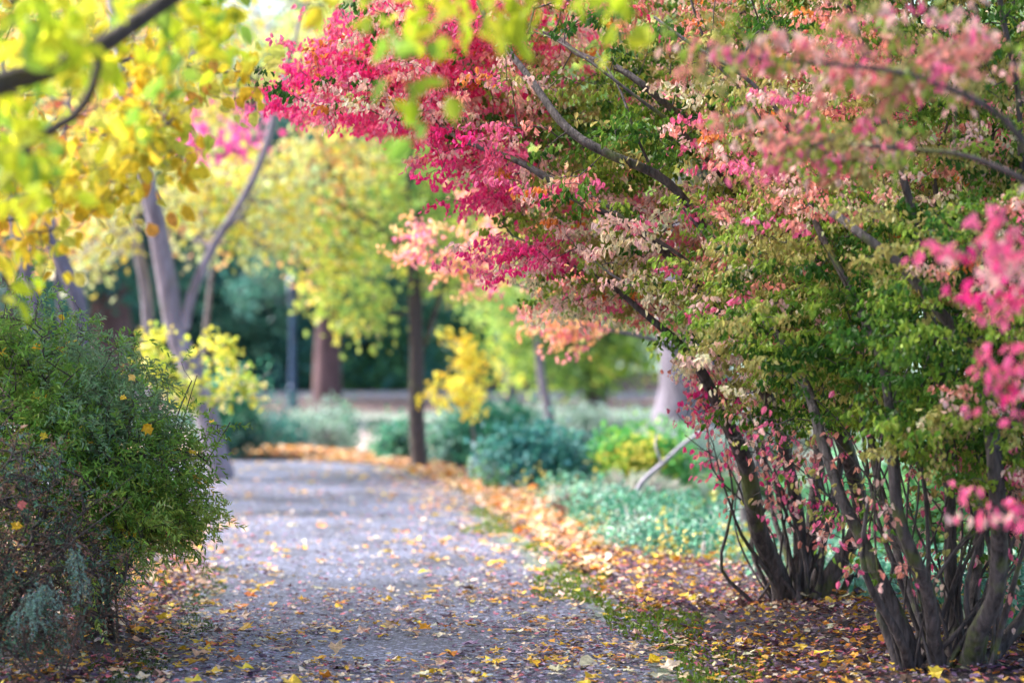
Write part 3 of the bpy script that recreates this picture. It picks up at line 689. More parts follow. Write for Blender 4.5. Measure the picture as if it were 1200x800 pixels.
# arching shoots above the shrub
# dark juniper in front
bJ = np.array([-2.5, 11.2, 0.])
rJ = np.random.default_rng(32)
aJ = np.vstack([ellipsoid_anchors(c, rad, n, rJ, .5, 5, .05, .12, .2, int(n))[0] for c, rad, n in [((-2.5, 11.35, .74), (.5, .5, .42), 1100), ((-2.25, 11.1, .45), (.35, .35, .30), 300), ((-3.0, 11.3, .7), (.5, .5, .5), 300), ((-2.2, 11.9, .42), (.42, .4, .32), 420), ((-2.35, 11.0, .30), (.4, .3, .3), 260)]])
colJ = np.array([(.10, .20, .13), (.07, .14, .09), (.18, .29, .24), (.30, .17, .13), (.16, .09, .06)])[rJ.choice(5, len(aJ), p=[.2, .2, .1, .28, .22])]
limJ = []
for k in range(26):
    a = rJ.uniform(-1, 1); dy = rJ.uniform(-.7, .5); h = rJ.uniform(.4, 1.0)
    limJ.append(([bJ + rJ.normal(0, .08, 3) * [1, 1, 0], bJ + [a * .2, dy * .25, h * .4], bJ + [a * .5, dy * .5, h * .75] + rJ.normal(0, .04, 3), bJ + [a * .75, dy * .7, h]], rJ.uniform(.008, .018), .002))
woody('juniper', bJ, 'dark bluish juniper with bare reddish twigs in the lower left corner', 'shrub', GL, limJ, aJ,
      narrow_fn(colJ, 9, .10, (.012, .026), L_NARROW, rJ, .1), M_BARK_DARK, (.0026, .010, 2.4), 'stem', 6, .4, .07, 10, leafmat=M_EVER, one_trunk=False, leaves_name='foliage')
# pale blue sprig plant right in the corner
bP = np.array([-2.02, 10.75, 0.])
rP = np.random.default_rng(33)
limP = [([bP, P(30, 760, 10.75), P(35, 705, 10.72), P(55, 688, 10.7), P(66, 715, 10.68)], .006, .002), ([bP, P(20, 770, 10.75), P(22, 720, 10.7), P(38, 698, 10.66), P(46, 735, 10.62)], .006, .002),
        ([bP, P(90, 740, 10.8), P(95, 690, 10.8), P(88, 640, 10.8)], .005, .0015), ([bP, P(75, 770, 10.7), P(100, 720, 10.65), P(108, 670, 10.6)], .004, .0015), ([bP, P(-10, 740, 10.8), P(-25, 690, 10.8)], .006, .002)]
aP = np.vstack([spline(np.array(l[0][1:]), .012)[12:] for l in limP[:3]] + [spline(np.array(limP[4][0][1:]), .02)[4:]])
aP = np.repeat(aP, 3, 0) + rP.normal(0, .013, (len(aP) * 3, 3))
woody('juniper', bP, 'small pale blue green juniper seedling with drooping sprigs in the bottom left corner', 'shrub', GL, limP, aP,
      narrow_fn(np.tile((.22, .36, .32), (len(aP), 1)), 9, .03, (.008, .015), L_NARROW, rP, -.3), M_BARK_DARK, (.0009, .003, 2.4), 'stem', 5, .4, .04, 11, leafmat=M_EVER, leaves_name='foliage')

# ------------------------------------------------------------------ foreground tree (upper left, branches overhead)
rF = np.random.default_rng(41)
bF = np.array([-2.6, 6.2, 0.])
limF = [([bF, bF + [.05, 0, 1.0], bF + [.15, .05, 2.0], bF + [.3, .1, 3.0], bF + [.7, .2, 3.9], bF + [1.4, .4, 4.6]], .13, .05),
        ([bF + [.15, .05, 1.95], P(-60, 110, 6.6), P(10, 88, 6.8), P(60, 76, 6.9), P(120, 46, 7.0), P(165, 15, 7.1), P(240, -30, 7.2), P(340, -60, 7.3), P(460, -60, 7.3)], .052, .016),
        ([bF + [.08, .0, 1.5], P(-60, 260, 6.6), P(-10, 225, 6.8), P(35, 168, 6.9), P(85, 136, 7.0), P(108, 100, 7.0), P(118, 55, 7.0)], .03, .012),
        ([bF + [.3, .1, 2.9], P(100, -260, 6.2), P(300, -200, 6.4), P(480, -120, 6.6), P(640, -60, 6.8), P(760, -30, 7.0)], .05, .008),
        ([bF + [.7, .2, 3.9], bF + [1.6, 1.6, 4.6], bF + [2.3, 3.2, 4.9], bF + [2.6, 4.6, 5.0]], .05, .01)]
parts = [sample_region(poly, Y0, Y1, n, 4, .07, .05, rF)[0] for poly, Y0, Y1, n in [
    ([(-40, -20), (270, -40), (250, 30), (180, 40), (100, 70), (60, 110), (-20, 130)], 6.6, 7.8, 48),
    ([(-40, 100), (60, 100), (140, 130), (130, 170), (60, 230), (20, 300), (-40, 330)], 6.6, 7.8, 28),
    ([(250, -60), (800, -60), (740, 15), (560, 20), (420, 0), (300, -10)], 6.8, 7.8, 32),
    ([(400, -300), (-200, -300), (-200, -100), (800, -120), (900, -300)], 6.0, 8.0, 80)]]
top = np.stack([rF.uniform(-3.2, 1.2, 1500), rF.uniform(5.5, 12.0, 1500), rF.uniform(4.7, 5.6, 1500)], -1)
drip = []
for (x, y, Y) in [(470, 60, 6.6), (485, 100, 6.6), (480, 125, 6.55), (512, 40, 6.6), (570, 30, 6.7), (700, 18, 6.9), (730, 22, 6.9), (250, 60, 8.2), (275, 70, 8.2), (150, 150, 7.2), (185, 110, 7.2)]:
    drip.append(P(x, y, Y))
aF = np.vstack(parts + [np.array(drip), top])
colF = np.array([(.46, .54, .03), (.60, .64, .04), (.28, .44, .06), (.78, .70, .05)])[rF.choice(4, len(aF), p=[.35, .3, .2, .15])]
def leafF(mb, anc, d):
    n = len(anc); k = 6; A = np.repeat(anc, k, 0)
    pos = A + rF.normal(0, .045, (n * k, 3)); ax = unit(rF.normal(0, .7, (n * k, 3)) + [0, 0, -.8]); nr = unit(rF.normal(0, 1, (n * k, 3)) + [0, -.8, .5])
    put_leaves(mb, leaf_shape(.7), pos, ax, nr, rF.uniform(.05, .095, n * k), jitter(np.repeat(colF, k, 0), n * k, .2, rF))
woody('overhanging_tree', bF, 'overhanging tree at the near left, dark blurred branches with yellow green leaves at the top', 'tree', None, limF, aF, leafF, M_BARK_DARK,
      (.0022, .02, 2.3), 'trunk', 9, .8, .1, 12)

# unseen tall tree added outside the frame at left to shade the near path
rT = np.random.default_rng(43); bT = np.array([-6.8, 14.5, 0.])
limT = [([bT, bT + [0, 0, 2.5], bT + [.2, .1, 5], bT + [.4, .2, 8], bT + [.5, .2, 11]], .28, .08)]
for q in range(9):
    a = q * .7; c = bT + np.array([2.2 * math.cos(a), 3.2 * math.sin(a), 7.0 + .6 * math.sin(q * 2.1)]); limT.append(([bT + [.2, .1, 4.2 + q * .25], (bT + c) * .5 + [0, 0, 2.8], c], .09, .02))
aT = np.stack([rT.uniform(-9.5, -4.2, 2400), rT.uniform(10.5, 18.5, 2400), rT.uniform(4.4, 9.0, 2400)], -1)
aT = aT[sn(aT, 2.2, 44) > -.35]
woody('tall_tree', bT, 'unseen tall tree added left of the path to shade the near asphalt', 'tree', None, limT, aT,
      lambda mb, anc, d: spray_leaves(mb, anc, d, np.tile((.40, .48, .08), (len(anc), 1)), 9, .3, (.10, .16), L_OVAL), M_BARK, (.004, .04, 2.3), 'trunk', 12, 1.5, .2, 44)

# yellow leaved tree a little farther, its twig crossing at upper left
rY = np.random.default_rng(42)
bY = np.array([-3.0, 9.6, 0.])
limY = [([bY, bY + [.05, .0, 1.0], bY + [.0, .05, 2.0], bY + [.1, .1, 3.2], bY + [.3, .1, 4.4]], .08, .02),
        ([bY + [0, .05, 1.9], P(-60, 260, 9.4), P(40, 222, 9.2), P(105, 200, 9.1), P(170, 165, 9.0), P(230, 120, 9.0)], .02, .003),
        ([bY + [.05, .1, 2.7], P(-30, 120, 9.6), P(60, 90, 9.8), P(150, 70, 9.9), P(260, 85, 10), P(310, 80, 10)], .022, .003)]
parts = [sample_region(poly, Y0, Y1, n, 4, .06, .06, rY)[0] for poly, Y0, Y1, n in [
    ([(120, 130), (180, 100), (215, 140), (200, 190), (130, 190)], 8.8, 9.3, 60), ([(60, 190), (170, 180), (150, 250), (60, 250)], 8.9, 9.4, 50), ([(-40, 160), (60, 200), (50, 300), (-40, 290)], 9, 9.6, 48),
    ([(220, 80), (315, 80), (310, 100), (230, 115)], 9.8, 10.1, 24), ([(-40, -40), (230, -60), (200, 90), (-40, 140)], 9.4, 10.4, 72)]]
aY = np.vstack(parts); colY = np.array([(.80, .62, .05), (.76, .50, .04), (.70, .64, .14), (.60, .60, .08), (.76, .36, .08)])[rY.choice(5, len(aY), p=[.30, .16, .22, .24, .08])]
def leafY(mb, anc, d):
    n = len(anc); k = 4; A = np.repeat(anc, k, 0)
    pos = A + rY.normal(0, .05, (n * k, 3)); ax = unit(rY.normal(0, .7, (n * k, 3)) + [0, 0, -.8]); nr = unit(rY.normal(0, 1, (n * k, 3)) + [0, -1, .3])
    put_leaves(mb, L_OVAL, pos, ax, nr, rY.uniform(.05, .08, n * k), jitter(np.repeat(colY, k, 0), n * k, .15, rY))
woody('yellow_tree', bY, 'slender tree with bright yellow leaves on thin grey twigs at upper left', 'tree', None, limY, aY, leafY, M_BARK, (.002, .012, 2.3), 'trunk', 8, .8, .1, 13)

# ------------------------------------------------------------------ middle and far trees
def crown_anchors(blobs, r, clump=7, s=.22):
    out = []
    for (c, rad, n) in blobs:
        nc = max(1, n // clump); d = unit(r.normal(0, 1, (nc, 3))); q = r.random(nc) ** .45
        p = np.asarray(c) + d * q[:, None] * np.asarray(rad)
        out.append(np.repeat(p, clump, 0) + r.normal(0, s, (nc * clump, 3)) * [1, 1, .5])
    return np.vstack(out)

def far_leaves(cols_w, k, size, spread, r, shape=L_OVAL, hang=.5, scale=1.5, seed=0):
    cs = np.array([c for c, _ in cols_w]); wt = np.array([w_ for _, w_ in cols_w], float); wt /= wt.sum(); cum = np.cumsum(wt)
    def fn(mb, anc, d):
        n = len(anc); u = np.argsort(np.argsort(sn(anc, scale, 70 + seed) + r.normal(0, .45, n))) / n
        col = cs[np.minimum((u[:, None] > cum).sum(1), len(cs) - 1)]
        A = np.repeat(anc, k, 0); pos = A + r.normal(0, spread, (n * k, 3))
        ax = unit(r.normal(0, .8, (n * k, 3)) + [0, 0, -hang]); nr = unit(r.normal(0, 1, (n * k, 3)) + [0, 0, .5])
        put_leaves(mb, shape, pos, ax, nr, r.uniform(size[0], size[1], n * k), jitter(np.repeat(col, k, 0), n * k, .22, r))
    return fn
def gz(x, y): return float(ground_h(np.array([x]), np.array([y]))[0])
def gp(px, Y): x = (px - 600) / FPX * Y; return np.array([x, Y, gz(x, Y)])

YEL, LYEL, ORG, LIME = (.84, .70, .12), (.70, .74, .34), (.86, .50, .22), (.42, .56, .14)
GRN, TEAL, DTEAL, MAG = (.18, .34, .10), (.09, .27, .21), (.04, .12, .11), (.70, .06, .28)  # teal tones put the bluish haze of distance into the leaf colour
# 1 leaning grey tree
r1 = np.random.default_rng(51); b1 = gp(262, 30)
lim1 = [([b1, P(238, 455, 30), P(212, 390, 30), P(196, 320, 30), P(183, 250, 30), P(168, 190, 30), P(150, 120, 30), P(140, 40, 30.2), P(120, -60, 30.4), P(110, -180, 30.5)], .185, .04),
        ([P(216, 385, 30), P(224, 345, 30), P(248, 290, 30), P(285, 230, 29.8), P(308, 180, 29.6), P(330, 100, 29.4), P(360, 0, 29.2)], .075, .02),
        ([P(168, 190, 30), P(120, 150, 29.6), P(60, 110, 29.2), P(0, 60, 29)], .07, .02)]
a1 = np.vstack([sample_region(poly, Y0, Y1, n, 6, .16, .12, r1)[0] for poly, Y0, Y1, n in [
    ([(200, 200), (350, 190), (340, 290), (210, 280)], 30.5, 33, 260), ([(60, 200), (180, 200), (140, 310), (60, 310)], 30.5, 33, 150), ([(-40, -60), (420, -60), (430, 60), (260, 140), (120, 200), (-40, 180)], 30.5, 34, 400), ([(100, -300), (400, -300), (450, -60), (-100, -60)], 30, 34, 130)]])
woody('grey_tree', b1, 'leaning grey trunked tree with pale yellow leaves behind the left shrub', 'tree', None, lim1, a1, far_leaves([(LYEL, 4), (YEL, 3), (LIME, 1.5), (ORG, .7), ((.6, .56, .4), 1)], 8, (.08, .13), .13, r1, seed=1), M_LILAC, (.004, .04, 2.3), 'trunk', 12, 1.5, .2, 14)
# 2 thin trunk beside it
r2 = np.random.default_rng(52); b2 = gp(178, 33)
lim2 = [([b2, P(172, 360, 33), P(160, 290, 33), P(152, 230, 33), P(140, 150, 33), P(150, 40, 33), P(160, -60, 33)], .10, .03)]
a2 = sample_region([(90, 100), (210, 100), (240, -80), (60, -80)], 33.2, 35, 300, 6, .16, .12, r2)[0]
woody('thin_tree', b2, 'thin grey tree trunk rising just left of the leaning grey trunk', 'tree', None, lim2, a2, far_leaves([(YEL, 3), (ORG, 2), (LYEL, 2)], 8, (.08, .13), .13, r2, seed=2), M_LILAC, (.004, .03, 2.3), 'trunk', 10, 1.5, .2, 15)
# 3 pale many-stemmed tree at far left
r3 = np.random.default_rng(53); b3 = gp(95, 26)
lim3 = [([b3, P(92, 400, 26), P(80, 340, 26), P(55, 285, 26), P(38, 235, 26), P(20, 160, 26), P(0, 60, 26)], .10, .03), ([b3, P(100, 420, 26.2), P(98, 350, 26.2), P(75, 300, 26.2), P(60, 250, 26.3), P(70, 180, 26.4), P(90, 80, 26.5)], .07, .02),
        ([b3, P(60, 430, 25.8), P(40, 350, 25.8), P(22, 290, 25.8), P(10, 230, 25.8), P(-10, 120, 25.7)], .09, .03), ([b3, P(75, 420, 26.1), P(66, 340, 26.2), P(62, 290, 26.2), P(45, 250, 26.2)], .05, .02)]
a3 = np.vstack([sample_region([(-60, 20), (130, 60), (130, 200), (60, 300), (-60, 310)], 26.2, 28, 320, 6, .14, .12, r3)[0]])
woody('orange_tree', b3, 'pale many stemmed tree with orange and yellow leaves at the far left', 'tree', None, lim3, a3, far_leaves([(ORG, 3), ((.78, .44, .10), 3), ((.72, .20, .12), 1), (YEL, 2)], 7, (.07, .12), .12, r3, seed=3), M_BARK_PALE, (.004, .03, 2.3), 'trunk', 10, 1.5, .2, 16)
# 4 young tree in the middle
r4 = np.random.default_rng(54); b4 = gp(492, 32.7)
lim4 = [([b4, P(489, 500, 32.7), P(492, 430, 32.7), P(490, 370, 32.7), P(486, 310, 32.7), P(484, 250, 32.7), P(478, 170, 32.7), P(480, 80, 32.7), P(470, 0, 32.7)], .12, .04),
        ([P(498, 405, 32.7), P(512, 360, 32.6), P(530, 310, 32.5), P(560, 250, 32.4), P(590, 180, 32.3)], .035, .012), ([P(486, 310, 32.7), P(450, 270, 32.8), P(400, 240, 33), P(350, 220, 33.2)], .04, .01), ([P(484, 260, 32.7), P(530, 210, 32.4), P(580, 160, 32.2)], .04, .01)]
a4 = np.vstack([sample_region(poly, Y0, Y1, n, 7, .18, .12, r4)[0] for poly, Y0, Y1, n in [
    ([(330, 180), (480, 150), (620, 200), (600, 320), (520, 330), (440, 340), (370, 330), (330, 270)], 33, 37, 700), ([(340, 20), (640, 20), (640, 200), (340, 200)], 33, 37, 380), ([(450, 170), (620, 180), (630, 320), (540, 345), (455, 290)], 31.6, 33.2, 200), ([(360, 330), (440, 340), (440, 380), (380, 370)], 32, 34, 80)]])
woody('young_tree', b4, 'young tree with slim dark trunk and yellow green crown at the bend of the path', 'tree', None, lim4, a4,
      far_leaves([(GRN, 3), (LIME, 4), ((.54, .62, .12), 3), (YEL, 1.6), (LYEL, 1.6), (ORG, 1.5)], 7, (.08, .13), .15, r4, seed=4), M_BARK_DARK, (.004, .03, 2.3), 'trunk', 12, 1.5, .2, 17)
# 5 green yellow tree right of centre, farther
def round_tree(name, label, px, Y, top, cw, ch, pal, n, seed, bark=M_BARK, tr=.3, leaf=(.16, .28), k=6, sub=5, group=None, spread=.35, low=None, lean=0, leafmat=None, cat='tree'):
    r = np.random.default_rng(seed); b = gp(px, Y); H = top; low = low if low is not None else H * .35
    c0 = b + np.array([lean, 0, low + ch]); limbs = [([b, b + [lean * .2, 0, H * .3], b + [lean * .5 + r.normal(0, .1), 0, H * .6], b + [lean, 0, H * .85]], tr, tr * .3)]
    blobs = []
    for q in range(sub):
        d = r.normal(0, 1, 3); d /= np.linalg.norm(d); c = c0 + d * np.array([cw, cw * .7, ch]) * .55
        blobs.append((c, (cw * .6, cw * .5, ch * .55), n // sub))
        s = b + (c - b) * .35; s[0] = b[0] + (c[0] - b[0]) * .1; s[1] = b[1]
        limbs.append(([s, s * .5 + c * .5 + [0, 0, .2], c], tr * .4, tr * .1))
    a = crown_anchors(blobs, r, 7, cw * .09)
    return woody(name, b, label, cat, group, limbs, a, far_leaves(pal, k, leaf, spread, r, scale=cw * .5, seed=seed), bark, (.008, tr * .25, 2.3), 'trunk', 10, cw * .5, .4, seed, leafmat=leafmat)
round_tree('leafy_tree', 'spreading green and yellow tree with dark trunk right of the young tree', 697, 62, 9, 3.2, 2.6, [(GRN, 2), (LIME, 3), ((.50, .62, .08), 3), (YEL, 1)], 2400, 101, M_BARK_DARK, .30, (.12, .2), 8, 6, low=1.0, spread=.3)
round_tree('leafy_tree', 'pale green tree filling the gap between slim dark trunk and pink crown', 600, 78, 13, 5, 4.5, [(GRN, 3), (LIME, 3), ((.22, .36, .16), 3), (YEL, 1)], 2600, 102, M_BARK, .3, (.15, .26), 8, 7, low=2.0, spread=.4)
# leaning bare sapling, big pale trunk, redwoods
r = np.random.default_rng(60); b = gp(652, 46)
woody('bare_sapling', b, 'thin pale leaning sapling trunk standing before the brown bank', 'tree', None, [([b, P(646, 480, 46), P(636, 440, 46), P(628, 380, 46), P(622, 300, 46)], .11, .04)],
      sample_region([(570, 300), (680, 300), (690, 380), (560, 370)], 45, 47, 350, 7, .2, .15, r)[0], far_leaves([(GRN, 2), (LIME, 3)], 6, (.09, .14), .16, r), M_BARK_PALE, (.004, .03, 2.3), 'trunk', 10, 1.5, .2, 18)
b = gp(800, 42.5)
woody('big_tree', b, 'big pale grey tree trunk partly hidden behind the pink leaves at right', 'tree', None,
      [([b + [.03, 0, -.2], b + [0, 0, .25], P(803, 480, 42.5), P(806, 420, 42.5), P(815, 300, 42.6), P(840, 100, 42.8), P(850, -100, 43)], .70, .50), ([P(820, 250, 42.7), P(900, 150, 42), P(1000, 60, 41.5)], .2, .05), ([P(840, 150, 42.7), P(740, 60, 42), P(640, -20, 41.5)], .2, .05)],
      crown_anchors([((3.0, 42.6, 7), (4, 3, 2), 900), ((5.5, 42, 5), (3, 3, 2), 600)], r, 7, .3), far_leaves([(GRN, 3), (LIME, 2), (YEL, 1)], 7, (.12, .2), .25, r), M_BARK_PALE, (.006, .06, 2.3), 'trunk', 20, 1.5, .15, 19)

def conifer(name, label, px, Y, H, Rw, pal, seed, tr=.4, low=1.2, n=2600, bark=M_BARK_RED, leaf=(.16, .3), group='tall conifers beyond the lawn'):
    r = np.random.default_rng(seed); b = gp(px, Y)
    z = low + (H - low) * r.random(n // 8) ** 1.25; rr = Rw * (1 - (z / H) ** 1.3) * np.sqrt(r.uniform(.08, 1, len(z))); a = r.uniform(0, 6.283, len(z))
    c = b + np.stack([np.cos(a) * rr, np.sin(a) * rr, z - .25 * rr], -1); anc = np.repeat(c, 8, 0) + r.normal(0, 1, (len(c) * 8, 3)) * [.35, .35, .12]
    limbs = [([b + [0, 0, -.2], b + [0, 0, .5], b + [.02, 0, H * .3], b + [.05, 0, H * .7], b + [.05, 0, H]], tr, tr * .2)]
    return woody(name, b, label, 'tree', group, limbs, anc, far_leaves(pal, 7, leaf, .28, r, L_NARROW if False else L_OVAL, scale=1.6, seed=seed), bark, (.008, .06, 2.3), 'trunk', 14, 2.0, .4, seed, leafmat=M_EVER)
PT = [(DTEAL, 3), (TEAL, 4), ((.05, .16, .10), 3), ((.12, .26, .16), 1)]
conifer('redwood_tree', 'redwood with straight purplish brown trunk left of the slim dark tree', 384, 84, 22, 3.6, PT, 110, .48, 4.0, 1800)
conifer('redwood_tree', 'reddish redwood trunk behind the pale stems at the far left', 133, 62, 20, 2.6, PT, 111, .62, 3.3, 1300)
conifer('redwood_tree', 'dark redwood trunk at the left edge behind the orange tree', 15, 60, 20, 3, PT, 112, .4, 3.4, 1300)
for i, (px, Y, H, Rw, lab) in enumerate([(230, 106, 15, 4.2, 'dark teal conifer directly behind the leaning grey trunk'), (305, 104, 14, 4.2, 'dark teal conifer left of the lamp post'), (360, 108, 16, 4.4, 'dark conifer behind the lamp post'),
                                         (425, 106, 13, 4.0, 'bushy green conifer between redwood trunk and slim dark trunk'), (150, 104, 16, 4.2, 'dark conifer behind the reddish redwood trunk'), (60, 104, 14, 4.2, 'dark conifer behind the pale stems at far left'), (500, 110, 13, 4.4, 'green conifer standing behind the slim dark trunk')]):
    conifer('dark_conifer', lab, px, Y, H, Rw, PT if i not in (3, 6) else [((.08, .24, .10), 3), ((.14, .32, .12), 3), (TEAL, 2)], 120 + i, .35, .25 if i not in (3,) else .9, 3000, M_BARK_DARK)
# magenta maple
rm = np.random.default_rng(130); b = gp(236, 40)
woody('magenta_maple', b, 'magenta maple glimpsed between yellow leaves at upper left', 'tree', None,
      [([b, P(240, 420, 40), P(250, 300, 40), P(258, 200, 40), P(262, 150, 40)], .07, .02), ([P(250, 300, 40), P(275, 230, 40), P(292, 180, 40)], .03, .01)],
      np.vstack([sample_region([(218, 120), (262, 120), (308, 170), (300, 232), (252, 215), (225, 175)], 38.5, 41.5, 190, 4, .16, .12, rm)[0]]), far_leaves([(MAG, 4), ((.75, .16, .42), 3)], 5, (.09, .14), .2, rm), M_BARK, (.004, .03, 2.3), 'trunk', 10, 1.5, .2, 130)
# backdrop of tall trees
FB = 'tall autumn trees forming the woods behind'
fills = [(-60, 100, 22, 7, [(LYEL, 3), (ORG, 2), (LIME, 2)], 'orange yellow tree at the far left of the woods'), (120, 112, 24, 7.5, [(LYEL, 4), (LIME, 3), ((.5, .5, .46), 2)], 'tall pale yellow tree high above the dark conifers'),
         (300, 120, 26, 8, [(LYEL, 3), ((.36, .44, .22), 3), ((.55, .52, .5), 2)], 'tall pale yellow green tree above the lamp post'), (430, 108, 22, 7, [(LYEL, 3), (LIME, 3), (YEL, 1)], 'tall yellow tree behind the hot pink tips'),
         (560, 120, 24, 8, [(LIME, 3), (GRN, 3), (LYEL, 2)], 'tall green tree behind the middle of the pink crown'), (700, 112, 22, 7.5, [(GRN, 4), (LIME, 3)], 'tall green tree behind the burning bushes'),
         (840, 108, 22, 7.5, [(GRN, 3), (TEAL, 2), (LIME, 2)], 'bluish green tree behind the big pale trunk'), (1000, 112, 24, 8, [(GRN, 3), (LIME, 2), (YEL, 1)], 'tall green tree behind the nearer burning bush'), (1180, 104, 24, 8, [(GRN, 4), (LIME, 2)], 'tall green tree at the right end of the woods')]
for i, (px, Y, H, cw, pal, lab) in enumerate(fills):
    round_tree('tall_tree', lab, px, Y + 12, H, cw, H * .40, pal, 2300, 140 + i, M_BARK, .45, (.25, .45), 7, 9, FB, .55, low=2.2)

# ------------------------------------------------------------------ shrubs and plants of the middle ground
def shrub(name, label, px, Y, w_px, h_px, pal, seed, n=500, leaf=(.05, .09), k=7, shape=L_OVAL, cat='shrub', group=None, mat=M_EVER, spread=.09, zoff=0.0):
    r = np.random.default_rng(seed); b = gp(px, Y); s = Y / FPX; Wm, Hm = w_px * s / 2, h_px * s
    a, _ = ellipsoid_anchors(b + [0, 0, Hm * .5], (Wm, max(Wm * .6, .3), Hm * .55), n, r, .2, 5, .09, b[2] + .02, .5, seed)
    for q in range(14):
        t = np.linspace(.2, 1, 6)[:, None]; a = np.vstack([a, b + [r.uniform(-1.1, 1.1) * Wm, r.uniform(-.3, .3), 0] + t * [r.normal(0, .1), 0, Hm * r.uniform(.7, 1.35)]])
    limbs = [([b, b + [q * Wm * .3, r.normal(0, .05), Hm * .4], b + [q * Wm * .75, r.normal(0, .15), Hm * r.uniform(.6, .9)]], .018, .004) for q in np.linspace(-1, 1, 6)]
    return woody(name, b, label, cat, group, limbs, a, far_leaves(pal, k, leaf, spread, r, shape, .1, Wm, seed), M_BARK_DARK, (.002, .012, 2.3), 'stem', 6, .5, .1, seed, leafmat=mat, leaves_name='foliage')
BG1 = [((.06, .28, .17), 3), ((.12, .38, .22), 3), ((.30, .50, .42), 2), ((.04, .14, .12), 2)]
BG2 = [((.05, .20, .18), 3), ((.09, .30, .24), 3), ((.22, .36, .36), 2), ((.16, .34, .12), 1)]
PALE = [((.30, .42, .34), 3), ((.42, .50, .46), 3), ((.12, .28, .16), 2), ((.46, .40, .42), 1)]
GS = 'low shrubs in the beds beyond the path'
for args in [
    ('garden_shrub', 'green shrub with shiny leaves just right of the slim dark trunk', 558, 34.2, 110, 62, BG1, 201, 900),
    ('garden_shrub', 'small bright green shrub left of the slim dark trunk', 466, 35.2, 30, 34, BG1, 202, 200),
    ('garden_shrub', 'dark blue green shrub beside the leaf heap at the middle of the far edge', 628, 27, 90, 52, BG2, 203, 800),
    ('garden_shrub', 'bluish shrub behind the pale grass tuft', 690, 28, 80, 50, BG2, 204, 500),
    ('garden_shrub', 'yellow green bush behind the bare pale branch', 752, 27, 90, 75, [((.12, .40, .10), 4), ((.3, .52, .08), 2), ((.7, .62, .1), .5)], 205, 700),
    ('garden_shrub', 'blue green shrub beyond the far left edge of the path', 300, 41, 80, 70, BG2, 206, 600),
    ('garden_shrub', 'pale teal shrub at the far end of the path', 365, 42, 70, 55, PALE, 207, 450),
    ('garden_shrub', 'small round green shrub below the lamp post', 392, 44, 40, 55, BG1, 208, 300),
    ('garden_shrub', 'dark green shrub low behind the left evergreen', 270, 36, 60, 80, BG1, 209, 500),
    ('garden_shrub', 'pale flowering shrub in the border before the brown bank, left end', 600, 48, 110, 45, PALE, 210, 600),
    ('garden_shrub', 'pale grey green shrub before the dark far trunk', 700, 50, 110, 40, PALE, 211, 600),
    ('garden_shrub', 'pale shrub at the foot of the big pale trunk', 790, 40.5, 120, 40, PALE, 212, 700),
    ('garden_shrub', 'pale green shrub right of the big pale trunk', 890, 44, 120, 60, PALE, 213, 600),
    ('garden_shrub', 'green shrub glimpsed between the two burning bush trunks', 1010, 24, 200, 90, [((.12, .34, .16), 3), ((.2, .42, .2), 2), ((.05, .16, .08), 1)], 214, 900),
    ('garden_shrub', 'green shrub behind the stems of the nearer burning bush', 1160, 21, 200, 120, [((.10, .30, .12), 3), ((.2, .40, .14), 2), ((.05, .16, .06), 1)], 215, 900)]:
    shrub(*args, group=GS)
shrub('yellow_shrub', 'bright yellow shrub just right of the slim dark trunk', 541, 29, 74, 60, [((.85, .62, .05), 3), ((.80, .54, .04), 2)], 220, 10, mat=M_LEAF)
bpy.data.objects.remove([o for o in bpy.data.objects if o.name.startswith('yellow_shrub')][0], do_unlink=True)
for o in [o for o in bpy.data.objects if o.parent is None and o.name.split('.')[0] in ('stem', 'branches', 'foliage')]: bpy.data.objects.remove(o, do_unlink=True)
ry = np.random.default_rng(221); b = gp(560, 29.5)
woody('yellow_sapling', b, 'bright yellow leaved sapling just right of the slim dark trunk', 'tree', None,
      [([b, P(556, 520, 29.4), P(548, 470, 29.3), P(540, 430, 29.3), P(536, 395, 29.3)], .025, .006), ([P(552, 490, 29.3), P(530, 470, 29.2), P(508, 458, 29.2)], .012, .004), ([P(548, 470, 29.3), P(562, 450, 29.3), P(572, 462, 29.3)], .01, .004)],
      np.vstack([sample_region(p_, 28.9, 29.7, n_, 4, .06, .06, ry)[0] for p_, n_ in [([(532, 395), (548, 392), (566, 412), (560, 440), (535, 440)], 44), ([(505, 450), (530, 440), (575, 450), (572, 470), (540, 482), (508, 468)], 72)]]),
      far_leaves([((.92, .78, .12), 3), ((.90, .66, .07), 2)], 6, (.055, .09), .045, ry), M_BARK, (.002, .01, 2.3), 'trunk', 8, .5, .1, 221)
b = gp(228, 24)
woody('yellow_sapling', b, 'yellow green leaved sapling arching low in front of the dark conifers beside the left shrub', 'tree', None,
      [([b, P(240, 520, 24), P(255, 470, 24), P(285, 455, 24), P(318, 435, 24)], .02, .004), ([b, P(225, 480, 24), P(245, 430, 24), P(255, 400, 24)], .02, .004), ([b, P(170, 480, 24), P(165, 420, 24), P(160, 380, 24)], .02, .004)],
      np.vstack([sample_region(p_, 23.6, 24.4, n_, 4, .05, .05, ry)[0] for p_, n_ in [([(235, 400), (275, 405), (262, 430), (240, 425)], 24), ([(245, 455), (290, 440), (322, 430), (300, 468), (255, 475)], 28), ([(150, 365), (200, 375), (195, 440), (150, 430)], 36), ([(200, 430), (232, 440), (225, 475), (200, 470)], 32)]]),
      far_leaves([((.62, .60, .08), 3), ((.40, .50, .08), 2), ((.76, .68, .3), 1)], 6, (.05, .09), .055, ry), M_BARK, (.002, .01, 2.3), 'trunk', 8, .5, .1, 222)

